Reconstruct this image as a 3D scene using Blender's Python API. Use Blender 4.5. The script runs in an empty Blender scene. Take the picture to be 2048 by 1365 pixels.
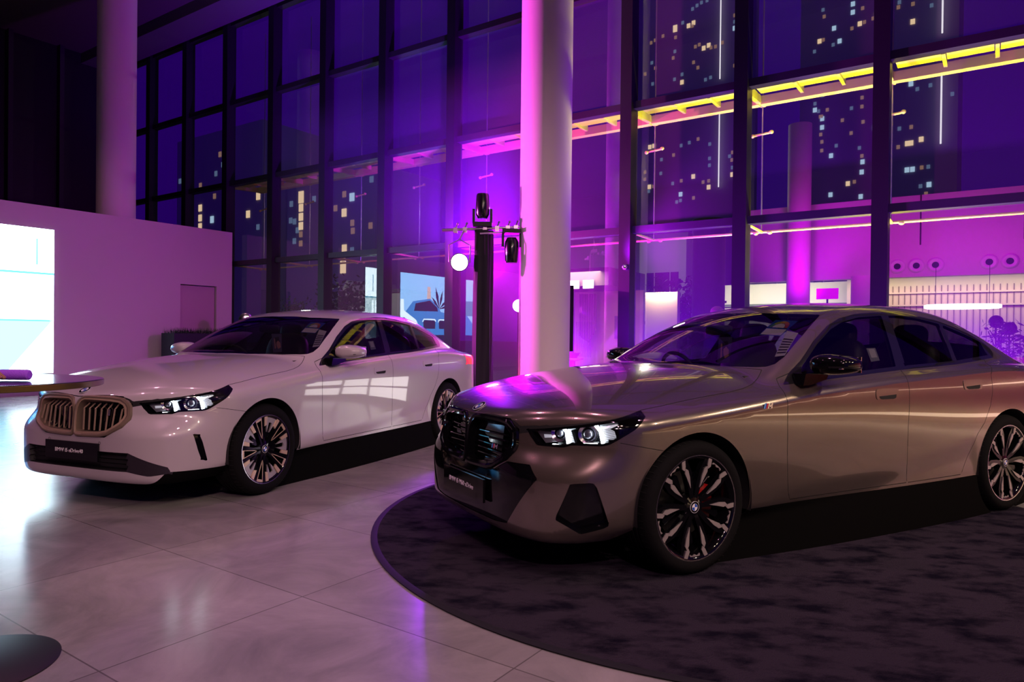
import bpy, bmesh, math, random
import numpy as np
from mathutils import Vector, Matrix
C=bpy.context.scene; COL=C.collection
R=math.radians
random.seed(7)
# ---------------- camera ----------------
cd=bpy.data.cameras.new('camera'); cam=bpy.data.objects.new('camera',cd); COL.objects.link(cam)
cd.sensor_width=36; cd.lens=1400/2048*36; cd.clip_end=600
PT,RL=-0.0064008,0.0109238
fwd=Vector((0,math.cos(PT),math.sin(PT))); rt=Vector((1,0,0)); up=rt.cross(fwd)
r2=rt*math.cos(RL)+up*math.sin(RL); u2=-rt*math.sin(RL)+up*math.cos(RL)
cam.matrix_world=Matrix(((r2.x,u2.x,-fwd.x,0),(r2.y,u2.y,-fwd.y,0),(r2.z,u2.z,-fwd.z,1.226),(0,0,0,1)))
C.camera=cam
# ---------------- view, world ----------------
C.view_settings.view_transform='Standard'; C.view_settings.look='None'
C.view_settings.gamma=1; C.view_settings.use_curve_mapping=False; C.view_settings.exposure=-0.15
w=bpy.data.worlds.new('night_sky'); C.world=w; w.use_nodes=True
w.node_tree.nodes['Background'].inputs[0].default_value=(0.024,0.0,0.16,1); w.node_tree.nodes['Background'].inputs[1].default_value=1
# showroom grid: S runs along the glass front (to the right), N points out through it
A0=R(-34.7); E1=Vector((math.cos(A0),math.sin(A0),0)); EN=Vector((-math.sin(A0),math.cos(A0),0)); DG=10.2
FX=Matrix(((E1.x,EN.x,0,0),(E1.y,EN.y,0,0),(0,0,1,0),(0,0,0,1)))
def fac(s,n,z): return E1*s+EN*n+Vector((0,0,z))
# ---------------- lights ----------------
def lamp(name,kind,loc,energy,col,target=None,**k):
    d=bpy.data.lights.new(name,kind); d.energy=energy; d.color=col
    for a,b in k.items(): setattr(d,a,b)
    o=bpy.data.objects.new(name,d); COL.objects.link(o); o.location=loc
    if target is not None: o.rotation_euler=(Vector(target)-Vector(loc)).to_track_quat('-Z','Y').to_euler()
    return o
WARM=(1,.78,.6); MAUVE=(1,.42,.68); PURP=(.30,.0,1); MAG=(.8,.0,1)
for s in (-12,-7.5,-3,1.5):
    for n in (-1,4.5): lamp('ceiling_downlight','SPOT',fac(s,n,8.6),235,MAUVE,fac(s,n,0),spot_size=R(112),spot_blend=.6,shadow_soft_size=.14)
for x,y in ((4.5,-3),(7.5,.5),(2,-5)): lamp('warm_downlight','SPOT',(x,y,7.2),420,WARM,(1.5,4,.6),spot_size=R(64),spot_blend=.7,shadow_soft_size=.14)
lamp('warm_downlight','SPOT',(4.2,-1.5,7.2),430,WARM,(-1.2,7.2,.6),spot_size=R(50),spot_blend=.7,shadow_soft_size=.14)
lamp('rear_downlight','SPOT',(7.3,2.6,4.5),520,(1,.74,.5),(3.6,5.2,.7),spot_size=R(60),spot_blend=.7,shadow_soft_size=.16)
for y in (-2.5,1.0,4.5): lamp('added_wall_wash','SPOT',(6.6,y,5.2),420,(1,.62,.34),(8.0,y,1.6),spot_size=R(100),spot_blend=.8,shadow_soft_size=.06)  # unseen spots added to brighten the right wall for the door reflections
lamp('front_fill','SPOT',(1.0,-5.0,6.0),1150,(1,.52,.66),(-1.2,4.8,.6),spot_size=R(60),spot_blend=.7,shadow_soft_size=.12)  # unseen fill spot added to brighten both car fronts
lamp('floor_fill','SPOT',(6.4,.8,6.5),620,WARM,(6.2,1.2,0),spot_size=R(62),spot_blend=.7,shadow_soft_size=.14)  # unseen spot added so the floor mirrors brightly in the bronze flank
# event lights by the truss; purple uplights and column spot added apart from it
lamp('purple_wash_right','SPOT',fac(-5.0,9.5,2.6),900,(.45,0,1),fac(-1,10.2,3.0),spot_size=R(110),spot_blend=.8,shadow_soft_size=.12)
lamp('purple_wash_left','SPOT',fac(-6.9,9.0,2.6),6500,(.20,0,1),fac(-8.3,10.2,3.9),spot_size=R(88),spot_blend=.9,shadow_soft_size=.12)
lamp('magenta_glow','POINT',fac(-6.75,9.2,2.3),420,MAG,shadow_soft_size=.1)
for s,e,c in ((-4.4,3000,(.26,0,1)),(-2.4,2600,(.22,0,1)),(-.4,2400,(.30,0,1))): lamp('added_purple_uplight','SPOT',fac(s,9.55,.25),e,c,fac(s+.9,10.4,3.6),spot_size=R(95),spot_blend=.9,shadow_soft_size=.05)  # hidden lamps added behind the cars to turn the glass violet
lamp('magenta_on_column','SPOT',fac(-10.9,6.0,2.6),5600,(1,.05,.85),fac(-5.54,8.82,3.4),spot_size=R(66),spot_blend=.5,shadow_soft_size=.06)  # unseen spot added far left for the pink light on the column
lamp('added_purple_uplight','SPOT',fac(-6.2,9.75,.25),4200,(.38,0,1),fac(-5.2,10.35,3.4),spot_size=R(100),spot_blend=.9,shadow_soft_size=.05)  # another hidden lamp added, for the bay right of the column
lamp('red_uplight','SPOT',fac(-6.3,8.75,.12),60,(1,.05,.12),fac(-5.6,8.82,1.3),spot_size=R(90),spot_blend=.8,shadow_soft_size=.05)
lamp('car_purple_beam','SPOT',fac(-6.6,7.9,2.35),520,(.36,0,1),(-.5,3.6,0),spot_size=R(75),spot_blend=.7,shadow_soft_size=.08)
# outside: yellow flood under the walkway, magenta flood on the mirrored hall built there
lamp('yellow_flood','SPOT',fac(-1.5,11.4,1.0),2600,(.9,.84,.0),fac(-1.6,10.7,4.8),spot_size=R(120),spot_blend=.5,shadow_soft_size=.1)
lamp('magenta_flood','AREA',fac(-2.2,22.6,3.9),105,(1,.0,.85),fac(-2.6,25,4.4),shape='RECTANGLE',size=7,size_y=.6)
lamp('magenta_flood_column','SPOT',fac(-4.9,21.9,2.2),500,(.8,0,1),fac(-5.4,25.4,5.2),spot_size=R(70),spot_blend=.9,shadow_soft_size=.2)
lamp('hall_ceiling_light','AREA',fac(-1.2,25.25,3.15),85,(1,.84,.55),fac(-1.2,25.9,1.4),shape='RECTANGLE',size=6,size_y=.5)
lamp('cafe_ceiling_light','AREA',fac(-7.9,13.5,2.6),90,(1,.74,.5),fac(-7.9,15,0.6),shape='RECTANGLE',size=1.6,size_y=.6)
lamp('street_lamp_light','POINT',fac(-14,30,7),1400,(.9,.85,.6),shadow_soft_size=.4)
lamp('street_lamp_light','POINT',fac(-45,36,7),1500,(.8,.9,.7),shadow_soft_size=.4)
# ---------------- materials ----------------
def lin(h):
    h=h.lstrip('#'); return tuple((lambda c:c/12.92 if c<=.04045 else ((c+.055)/1.055)**2.4)(int(h[i:i+2],16)/255) for i in (0,2,4))
MATS={}
def mat(name,col=(.5,.5,.5),rough=.5,metal=0,coat=0,emit=None,es=0,noise=None,spec=.5,bump=None):
    if name in MATS: return MATS[name]
    if isinstance(col,str): col=lin(col)
    m=bpy.data.materials.new(name); m.use_nodes=True; nt=m.node_tree; b=nt.nodes['Principled BSDF']
    b.inputs['Base Color'].default_value=(*col,1); b.inputs['Roughness'].default_value=rough
    b.inputs['Metallic'].default_value=metal; b.inputs['Coat Weight'].default_value=coat; b.inputs['Coat Roughness'].default_value=.03
    b.inputs['Specular IOR Level'].default_value=spec
    if emit is not None:
        b.inputs['Emission Color'].default_value=(*(lin(emit) if isinstance(emit,str) else emit),1); b.inputs['Emission Strength'].default_value=es
    tc=nt.nodes.new('ShaderNodeTexCoord')
    if noise:
        sc,am=noise; n=nt.nodes.new('ShaderNodeTexNoise'); n.inputs['Scale'].default_value=sc; n.inputs['Detail'].default_value=5
        r=nt.nodes.new('ShaderNodeValToRGB'); r.color_ramp.elements[0].position=.3; r.color_ramp.elements[1].position=.7
        r.color_ramp.elements[0].color=(*[c*(1-am) for c in col],1); r.color_ramp.elements[1].color=(*[min(1,c*(1+am)) for c in col],1)
        nt.links.new(tc.outputs['Object'],n.inputs['Vector']); nt.links.new(n.outputs['Fac'],r.inputs[0]); nt.links.new(r.outputs[0],b.inputs['Base Color'])
    if bump:
        sc,st=bump; n=nt.nodes.new('ShaderNodeTexNoise'); n.inputs['Scale'].default_value=sc; n.inputs['Detail'].default_value=3
        bp=nt.nodes.new('ShaderNodeBump'); bp.inputs['Strength'].default_value=st; bp.inputs['Distance'].default_value=.01
        nt.links.new(tc.outputs['Object'],n.inputs['Vector']); nt.links.new(n.outputs['Fac'],bp.inputs['Height']); nt.links.new(bp.outputs[0],b.inputs['Normal'])
    MATS[name]=m; return m
def glass(name,tint,base,edge,film=0.0,rough=0.0):
    m=bpy.data.materials.new(name); m.use_nodes=True; nt=m.node_tree; nt.nodes.clear(); N=nt.nodes.new; L=nt.links.new
    out=N('ShaderNodeOutputMaterial'); t=N('ShaderNodeBsdfTransparent'); t.inputs[0].default_value=(*tint,1)
    g=N('ShaderNodeBsdfGlossy'); g.inputs['Roughness'].default_value=rough
    lw=N('ShaderNodeLayerWeight'); lw.inputs[0].default_value=.5
    p=N('ShaderNodeMath'); p.operation='POWER'; p.inputs[1].default_value=4; L(lw.outputs['Facing'],p.inputs[0])
    q=N('ShaderNodeMath'); q.operation='MULTIPLY_ADD'; q.inputs[1].default_value=edge; q.inputs[2].default_value=base; L(p.outputs[0],q.inputs[0])
    mx=N('ShaderNodeMixShader'); L(q.outputs[0],mx.inputs[0]); L(g.outputs[0],mx.inputs[2]); L(mx.outputs[0],out.inputs[0])
    if film:
        d=N('ShaderNodeBsdfDiffuse'); d.inputs[0].default_value=(.9,.9,.9,1); m2=N('ShaderNodeMixShader'); m2.inputs[0].default_value=film
        L(t.outputs[0],m2.inputs[1]); L(d.outputs[0],m2.inputs[2]); L(m2.outputs[0],mx.inputs[1])
    else: L(t.outputs[0],mx.inputs[1])
    return m
# ---------------- mesh helpers ----------------
class MB:
    def __init__(s,xf=None): s.v=[]; s.f=[]; s.m=[]; s.xf=xf
    def add(s,vs,fs,mi=0):
        b=len(s.v); s.v+=[tuple(s.xf@Vector(v)) if s.xf else tuple(v) for v in vs]; s.f+=[[i+b for i in f] for f in fs]; s.m+=[mi]*len(fs); return s
    def box(s,a,b,mi=0):
        x0,y0,z0=a; x1,y1,z1=b
        return s.add([(x0,y0,z0),(x1,y0,z0),(x1,y1,z0),(x0,y1,z0),(x0,y0,z1),(x1,y0,z1),(x1,y1,z1),(x0,y1,z1)],
          [(0,3,2,1),(4,5,6,7),(0,1,5,4),(1,2,6,5),(2,3,7,6),(3,0,4,7)],mi)
    def prism(s,pts,fr,d,mi=0):
        o,ux,uy,uz=[Vector(t) for t in fr]; n=len(pts)
        a=[o+ux*p[0]+uy*p[1] for p in pts]; b=[q+uz*d for q in a]
        return s.add(a+b,[list(range(n))[::-1],list(range(n,2*n))]+[(i,(i+1)%n,n+(i+1)%n,n+i) for i in range(n)],mi)
    def tube(s,path,r,n=8,mi=0):
        P=[Vector(p) for p in path]; rr=r if isinstance(r,(list,tuple)) else [r]*len(P); vs=[]; fs=[]; pu=None
        for i,p in enumerate(P):
            t=(P[min(i+1,len(P)-1)]-P[max(i-1,0)]).normalized()
            u=pu-t*pu.dot(t) if pu else t.orthogonal()
            u=u.normalized(); pu=u; v=t.cross(u)
            vs+=[p+(u*math.cos(2*math.pi*k/n)+v*math.sin(2*math.pi*k/n))*rr[i] for k in range(n)]
        for i in range(len(P)-1):
            fs+=[(i*n+k,i*n+(k+1)%n,(i+1)*n+(k+1)%n,(i+1)*n+k) for k in range(n)]
        fs+=[list(range(n))[::-1],[(len(P)-1)*n+k for k in range(n)]]
        return s.add(vs,fs,mi)
    def lathe(s,prof,n=32,fr=((0,0,0),(1,0,0),(0,1,0),(0,0,1)),mi=0,closed=False):
        o,ux,uy,uz=[Vector(t) for t in fr]; vs=[]; fs=[]; m=len(prof)
        for k in range(n):
            a=2*math.pi*k/n; d=ux*math.cos(a)+uy*math.sin(a)
            vs+=[o+d*r+uz*h for r,h in prof]
        for k in range(n):
            k2=(k+1)%n
            for j in range(m if closed else m-1):
                j2=(j+1)%m; fs.append((k*m+j,k2*m+j,k2*m+j2,k*m+j2))
        if not closed:
            if prof[0][0]>1e-6: fs.append([k*m for k in range(n)][::-1])
            if prof[-1][0]>1e-6: fs.append([k*m+m-1 for k in range(n)])
        return s.add(vs,fs,mi)
    def ell(s,c,r,nu=20,nv=12,e=1.0,mi=0,rot=None):
        sg=lambda t:math.copysign(abs(t)**e,t); c=Vector(c); vs=[]; fs=[]
        for j in range(1,nv):
            b=-math.pi/2+math.pi*j/nv
            for i in range(nu):
                a=2*math.pi*i/nu; p=Vector((r[0]*sg(math.cos(b))*sg(math.cos(a)),r[1]*sg(math.cos(b))*sg(math.sin(a)),r[2]*sg(math.sin(b))))
                vs.append(c+(rot@p if rot else p))
        p0=Vector((0,0,r[2])); vs+=[c-(rot@p0 if rot else p0),c+(rot@p0 if rot else p0)]; L=len(vs)
        for j in range(nv-2):
            fs+=[(j*nu+i,j*nu+(i+1)%nu,(j+1)*nu+(i+1)%nu,(j+1)*nu+i) for i in range(nu)]
        fs+=[(L-2,(i+1)%nu,i) for i in range(nu)]+[(L-1,(nv-2)*nu+i,(nv-2)*nu+(i+1)%nu) for i in range(nu)]
        return s.add(vs,fs,mi)
    def build(s,name,mats,parent=None,smooth=None,recalc=True):
        me=bpy.data.meshes.new(name); me.from_pydata(s.v,[],s.f)
        for m in (mats if isinstance(mats,(list,tuple)) else [mats]): me.materials.append(m)
        for p,i in zip(me.polygons,s.m): p.material_index=i
        if recalc:
            bm=bmesh.new(); bm.from_mesh(me)
            bmesh.ops.remove_doubles(bm,verts=bm.verts,dist=1e-6); bmesh.ops.recalc_face_normals(bm,faces=bm.faces); bm.to_mesh(me); bm.free()
        if smooth is not None:
            me.shade_smooth(); me.set_sharp_from_angle(angle=R(smooth))
        o=bpy.data.objects.new(name,me); COL.objects.link(o)
        if parent: o.parent=parent
        return o
def tag(o,label,cat,group=None,kind=None):
    if label: o['label']=label
    if cat: o['category']=cat
    if group: o['group']=group
    if kind: o['kind']=kind
    return o
def struct(o): o['kind']='structure'; return o
def empty(name,loc=(0,0,0),rz=0):
    o=bpy.data.objects.new(name,None); COL.objects.link(o); o.location=loc; o.rotation_euler=(0,0,rz); o.empty_display_size=.2; return o
def copy_tree(o,parent=None):
    c=o.copy(); COL.objects.link(c)
    if parent: c.parent=parent
    for ch in list(o.children): copy_tree(ch,c)
    return c
def text(name,body,size,mat_,parent,M,ext=.0015,align='CENTER'):
    cu=bpy.data.curves.new(name,'FONT'); cu.body=body; cu.size=size; cu.extrude=ext; cu.align_x=align; cu.align_y='CENTER'
    t=bpy.data.objects.new(name+'_c',cu); COL.objects.link(t)
    dg=bpy.context.evaluated_depsgraph_get(); me=bpy.data.meshes.new_from_object(t.evaluated_get(dg))
    bpy.data.objects.remove(t); bpy.data.curves.remove(cu)
    me.transform(M); me.materials.clear(); me.materials.append(mat_)
    o=bpy.data.objects.new(name,me); COL.objects.link(o); o.parent=parent; return o
def frame(o,ux,uy):
    ux=Vector(ux).normalized(); uz=ux.cross(Vector(uy)).normalized(); uy=uz.cross(ux)
    return Matrix(((ux.x,uy.x,uz.x,o[0]),(ux.y,uy.y,uz.y,o[1]),(ux.z,uy.z,uz.z,o[2]),(0,0,0,1)))

# ================= SETTING =================
def floor_mat():
    m=bpy.data.materials.new('stone_tile'); m.use_nodes=True; nt=m.node_tree; N=nt.nodes.new; L=nt.links.new; b=nt.nodes['Principled BSDF']
    tc=N('ShaderNodeTexCoord'); mp=N('ShaderNodeMapping'); mp.inputs['Location'].default_value=(.25+.0,-.33,0); L(tc.outputs['Object'],mp.inputs[0])
    br=N('ShaderNodeTexBrick'); br.offset=0; br.inputs['Scale'].default_value=1; br.inputs['Brick Width'].default_value=1.2; br.inputs['Row Height'].default_value=.9
    br.inputs['Mortar Size'].default_value=.0035; br.inputs['Mortar Smooth'].default_value=.2; br.inputs['Bias'].default_value=0
    br.inputs['Color1'].default_value=(.31,.30,.295,1); br.inputs['Color2'].default_value=(.37,.36,.35,1); br.inputs['Mortar'].default_value=(.16,.155,.15,1)
    L(mp.outputs[0],br.inputs['Vector'])
    n1=N('ShaderNodeTexNoise'); n1.inputs['Scale'].default_value=1.7; n1.inputs['Detail'].default_value=8; n1.inputs['Roughness'].default_value=.65; n1.inputs['Distortion'].default_value=.8; L(tc.outputs['Object'],n1.inputs['Vector'])
    rp=N('ShaderNodeValToRGB'); rp.color_ramp.elements[0].position=.3; rp.color_ramp.elements[1].position=.72; rp.color_ramp.elements[0].color=(.62,.62,.62,1); rp.color_ramp.elements[1].color=(1.15,1.12,1.1,1); L(n1.outputs['Fac'],rp.inputs[0])
    mx=N('ShaderNodeMix'); mx.data_type='RGBA'; mx.blend_type='MULTIPLY'; mx.inputs[0].default_value=1; L(br.outputs['Color'],mx.inputs[6]); L(rp.outputs[0],mx.inputs[7]); L(mx.outputs[2],b.inputs['Base Color'])
    mr=N('ShaderNodeMapRange'); mr.inputs[3].default_value=.14; mr.inputs[4].default_value=.27; L(n1.outputs['Fac'],mr.inputs[0]); L(mr.outputs[0],b.inputs['Roughness'])
    bp=N('ShaderNodeBump'); bp.inputs['Strength'].default_value=.06; bp.inputs['Distance'].default_value=.01; L(n1.outputs['Fac'],bp.inputs['Height']); L(bp.outputs[0],b.inputs['Normal'])
    return m
f=MB().box((-26,-14,-.1),(12,10.3,0)).build('floor',floor_mat()); f.rotation_euler=(0,0,A0); struct(f)
DARK=mat('dark_frame','#16141a',.45,.3); ALU=mat('aluminium_frame','#3a363c',.4,.6); WALL=mat('painted_wall','#c9b8bd',.85,bump=(180,.12))
NAVY=mat('dark_cladding','#0a0a16',.5)
c=MB(FX).box((-26,-14,9.0),(12,10.6,9.2)).build('ceiling',mat('ceiling_board','#5a5258',.9)); struct(c)
# stepped dark soffit over the glass and the beams seen at upper left
struct(MB(FX).box((-22,9.2,8.72),(8,10.0,9.0)).build('trim_1',mat('soffit','#5b5360',.8)))
for k,(a,b) in enumerate(((2.6,3.2),(5.6,6.0))): struct(MB(FX).box((-22,a,8.75),(8,b,9.0)).build('trim_%d'%(2+k),mat('soffit','#5b5360',.8)))
# left end: dark curtain-glass with slim posts
wl=MB(FX).box((-21.3,-14,0),(-21.1,10.2,9)); struct(wl.build('wall_left',NAVY))
for k,nn in enumerate((3.2,4.9,5.5,6.3,7.4,8.6)):
    struct(MB(FX).box((-21.1,nn,0),(-20.92,nn+.11,9)).build('trim_%d'%(10+k),mat('plum_post','#2a2034',.6)))
struct(MB(FX).box((-26,-14.2,0),(12,-14,9)).build('wall_back',mat('back_wall','#1c1616',.8)))
struct(MB().box((8.0,-8,0),(8.2,6.4,2.5)).build('wall_right_reflector',mat('walnut_panel','#8a5a38',.55,noise=(2.5,.25))))  # unseen wall, placed and sized for warm reflections in the bronze flank
for z in (.12,1.2): struct(MB().box((7.97,-8,z),(8.0,6.4,z+.07)).build('trim_%d'%(5 if z<1 else 6),mat('added_glow_strip',(1,.8,.6),.5,emit=(1,.72,.45),es=5)))  # unseen glowing strips added for bright bands in the door reflections
# glass front
GL=glass('facade_glass',(.80,.80,.84),.16,.5,film=.04)
MS=[-1.25-1.78*k for k in range(-3,12)]; ZT=[0.06,2.92,4.87,6.82,8.75]
for k,s in enumerate(MS):
    struct(MB(FX).box((s-.095,10.0,0),(s+.095,10.24,8.8)).build('trim_%d'%(20+k),DARK))
wn=0
for k in range(len(MS)-1):
    s1,s0=MS[k]-.095,MS[k+1]+.095
    for j,z in enumerate(ZT): struct(MB(FX).box((s0,10.08,z-.055),(s1,10.24,z+.055)).build('trim_%d'%(40+k*5+j),ALU))
    for j in range(4):
        wn+=1; struct(MB(FX).add([(s0,10.2,ZT[j]),(s1,10.2,ZT[j]),(s1,10.2,ZT[j+1]),(s0,10.2,ZT[j+1])],[(0,1,2,3)]).build('window_%d'%wn,GL))
# free-standing partition with the recessed door
pw=MB(FX); X0w,X1w=-15.33,-15.13
pw.box((X0w,-6,0),(X1w,8.71,3.65)).box((X0w,9.6,0),(X1w,10.0,3.65)).box((X0w,8.71,2.33),(X1w,9.6,3.65))
struct(pw.build('wall_partition',WALL))
struct(MB(FX).box((X0w,8.73,0),(X1w-.06,9.58,2.31)).build('door_1',mat('door_paint','#b79aa6',.7)))
struct(MB(FX).box((X1w,-6,0),(X1w+.02,8.7,.1)).build('baseboard_left',mat('base_strip','#8d8088',.6)))
# columns
COLM=mat('column_paint','#d9cfcc',.75,bump=(220,.15))
for (x,y),lab in (((.475,10.4),'round pale column lit pink on its left side, standing behind the bronze sedan'),((-8.62,15.2),'round pale column rising behind the free-standing partition wall')):
    tag(MB().lathe([(.38,0),(.38,9.0)],64,((x,y,0),(1,0,0),(0,1,0),(0,0,1))).build('column',COLM,smooth=40),lab,'column','round columns of the showroom')
# rug
def rug_mat():
    m=mat('rug_pile','#15131f',1.0,spec=0); nt=m.node_tree; N=nt.nodes.new; L=nt.links.new; b=nt.nodes['Principled BSDF']; tc=N('ShaderNodeTexCoord')
    mp=N('ShaderNodeMapping'); mp.inputs['Scale'].default_value=(1,1.7,1); mp.inputs['Rotation'].default_value=(0,0,.5); L(tc.outputs['Object'],mp.inputs[0])
    n=N('ShaderNodeTexNoise'); n.inputs['Scale'].default_value=4.2; n.inputs['Detail'].default_value=6; n.inputs['Roughness'].default_value=.62; L(mp.outputs[0],n.inputs['Vector'])
    r=N('ShaderNodeValToRGB'); r.color_ramp.elements[0].position=.36; r.color_ramp.elements[1].position=.54; r.color_ramp.elements[0].color=(.009,.008,.015,1); r.color_ramp.elements[1].color=(.036,.030,.043,1)
    L(n.outputs['Fac'],r.inputs[0]); L(r.outputs[0],b.inputs['Base Color'])
    n2=N('ShaderNodeTexNoise'); n2.inputs['Scale'].default_value=160; L(tc.outputs['Object'],n2.inputs['Vector']); bp=N('ShaderNodeBump'); bp.inputs['Strength'].default_value=.7; bp.inputs['Distance'].default_value=.01
    L(n2.outputs['Fac'],bp.inputs['Height']); L(bp.outputs[0],b.inputs['Normal']); return m
rg=empty('rug',(1.466,4.662,0)); tag(rg,'large round dark blue rug with mottled pile, under the bronze sedan','rug')
MB().lathe([(0,0.001),(2.31,.001),(2.31,.011),(0,.011)],128).build('pile',rug_mat(),rg,smooth=40)
MB().lathe([(2.31,.001),(2.345,.001),(2.349,.008),(2.33,.0135),(2.31,.011)],128,closed=True).build('bound_edge',mat('rug_edge','#0b0a14',.8),rg,smooth=60)

# ================= CARS =================
# one smooth body surface F(x,y,z)=0 in car axes: x forward from the front axle, y left, z up
def spl(xs,ys):
    "natural cubic spline, xs increasing; linear extrapolation"
    xs=np.array(xs,float); ys=np.array(ys,float); n=len(xs); h=np.diff(xs)
    A=np.zeros((n,n)); b=np.zeros(n); A[0,0]=A[-1,-1]=1
    for i in range(1,n-1):
        A[i,i-1]=h[i-1]; A[i,i]=2*(h[i-1]+h[i]); A[i,i+1]=h[i]
        b[i]=6*((ys[i+1]-ys[i])/h[i]-(ys[i]-ys[i-1])/h[i-1])
    M=np.linalg.solve(A,b)
    s0=(ys[1]-ys[0])/h[0]-h[0]*M[1]/6; s1=(ys[-1]-ys[-2])/h[-1]+h[-1]*M[-2]/6
    def f(x):
        x=np.asarray(x,float); i=np.clip(np.searchsorted(xs,x)-1,0,n-2)
        hh=h[i]; a=(xs[i+1]-x)/hh; c=(x-xs[i])/hh
        r=a*ys[i]+c*ys[i+1]+((a**3-a)*M[i]+(c**3-c)*M[i+1])*hh*hh/6
        r=np.where(x<xs[0],ys[0]+s0*(x-xs[0]),r); return np.where(x>xs[-1],ys[-1]+s1*(x-xs[-1]),r)
    return f
def smax(a,b,k):
    h=np.maximum(k-np.abs(a-b),0)/k
    return np.maximum(a,b)+h*h*k*.25
def smin(a,b,k): return -smax(-a,-b,k)
def sstep(a,b,x):
    t=np.clip((x-a)/(b-a),0,1); return t*t*(3-2*t)
# centre-line hood/deck height
HC=spl([-4.6,-4.2,-3.9,-3.5,-3.0,-2,-1.2,-.6,-.3,0,.3,.55,.75,.9],
       [.90,.975,1.035,1.095,1.09,1.04,1.03,1.055,1.04,1.01,.965,.908,.835,.765])
# belt (shoulder edge) height at |y|=.86
HB=spl([-4.6,-4.15,-3.6,-3.04,-2.47,-1.81,-1.2,-.73,-.35,0,.29,.5,.7,.9],
       [.90,.95,1.01,1.05,1.035,1.005,.972,.945,.912,.878,.842,.805,.75,.68])
# side half width vs z (mid body)
WZ=spl([0,.19,.24,.29,.34,.45,.6,.75,.9,1.0,1.1],[.62,.79,.845,.895,.910,.917,.927,.934,.930,.912,.88])
# plan modulation along x
WX=spl([-4.5,-4.1,-3.6,-3.0,-2.4,-1.6,-.8,0,.3,.6,.9],[-.14,-.075,-.01,.004,.002,0,0,.008,.0,-.03,-.08])
XN=spl([0,.17,.22,.3,.45,.6,.70,.78,.9],[.80,.84,.862,.872,.876,.869,.862,.85,.80])
XT=spl([0,.2,.35,.6,.8,1.0,1.08,1.2],[-3.95,-4.05,-4.15,-4.19,-4.17,-4.19,-4.21,-4.2])
ZR=spl([-4.2,-3.8,-3.5,-3.2,-2.9,-2.6,-2.3,-1.95,-1.65,-1.4,-1.15,-.9,-.6,-.3],
       [.99,1.10,1.20,1.312,1.407,1.462,1.486,1.491,1.475,1.443,1.376,1.275,1.13,.985])
G0=spl([-4.0,-3.6,-3.04,-2.47,-1.9,-1.4,-.9,-.5],[.66,.735,.822,.856,.858,.846,.822,.79])
def lower(x,y,z):
    a=np.abs(y)
    W=WZ(z)+WX(x)
    tt=np.clip(-.45-x,0,2.2); zc=.325+.058*tt+.012*tt*tt
    tk=sstep(-.42,-.6,x)*sstep(-2.72,-2.5,x)
    side=smax(a-W,a-(.925-np.maximum(zc-z,-.3)*.45*tk+(1-tk)*.1),.03)
    H=HC(x)+(HB(x)-HC(x))*(a/.86)**3.4
    top=z-H
    lo=sstep(.67,.50,z)
    nose=x-(XN(z)-(.46+.02*lo)*(a/.93)**(2.8+2.2*lo))
    tail=(XT(z)+.42*(a/.93)**3.2)-x
    f=smax(side,nose*.9,.10)
    f=smax(f,tail*.9,.12)
    f=smax(f,top,.055)
    f=smax(f,.19-z,.04)
    return f
def green(x,y,z):
    a=np.abs(y)
    dz=np.maximum(z-1.03,-.12)
    side=(a-(G0(x)-.50*dz-.16*dz**2))*.87
    s=sstep(-1.6,-1.2,x)-sstep(-2.4,-3.0,x)
    xx=x+.24*a*a*s
    top=(z-(ZR(xx)-.12*a*a))*.93
    return np.maximum(np.maximum(smax(side,top,.07),x+.2),-3.75-x)
def F(x,y,z):
    return smin(lower(x,y,z),green(x,y,z),.03)
def grad(x,y,z,e=1e-4):
    g=np.stack([F(x+e,y,z)-F(x-e,y,z),F(x,y+e,z)-F(x,y-e,z),F(x,y,z+e)-F(x,y,z-e)],-1)
    return g/np.linalg.norm(g,axis=-1,keepdims=True)

SX0,SX1,SZ0=-3.45,.15,.62
def cast(O,D,tmax=2.2,n=64,far=False):
    lo=np.zeros(len(O)); hi=np.full(len(O),tmax); found=np.zeros(len(O),bool)
    for t in np.linspace(.02,tmax,n):
        q=O+D*t; new=(~found)&(F(q[:,0],q[:,1],q[:,2])>0); hi[new]=t; found|=new; lo=np.where(found,lo,t)
    for _ in range(24):
        m=(lo+hi)/2; q=O+D*m[:,None]; p=F(q[:,0],q[:,1],q[:,2])>0; lo=np.where(p,lo,m); hi=np.where(p,m,hi)
    return O+D*((lo+hi)/2)[:,None]
_PC={}
def _hit(k,o,d,tm):
    if k not in _PC:
        p=cast(np.array([o],float),np.array([d],float),tm,40)[0]; _PC[k]=(p,grad(*p))
    return _PC[k]
def front_pt(y,z,off=0.):   # point of the nose at (y,z), pushed outwards by off
    p,g=_hit((0,round(y,5),round(z,5)),[.2,y,z],[1.,0,0],1.2); return Vector(p+g*off)
def side_pt(x,z,off=0.,sgn=1):
    p,g=_hit((1,round(x,5),round(z,5)),[x,.2,z],[0,1.,0],1.2); q=p+g*off; return Vector((q[0],q[1]*sgn,q[2]))
def top_pt(x,y,off=0.):
    p,g=_hit((2,round(x,5),round(y,5)),[x,y,.7],[0,0,1.],1.2); return Vector(p+g*off)
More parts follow.
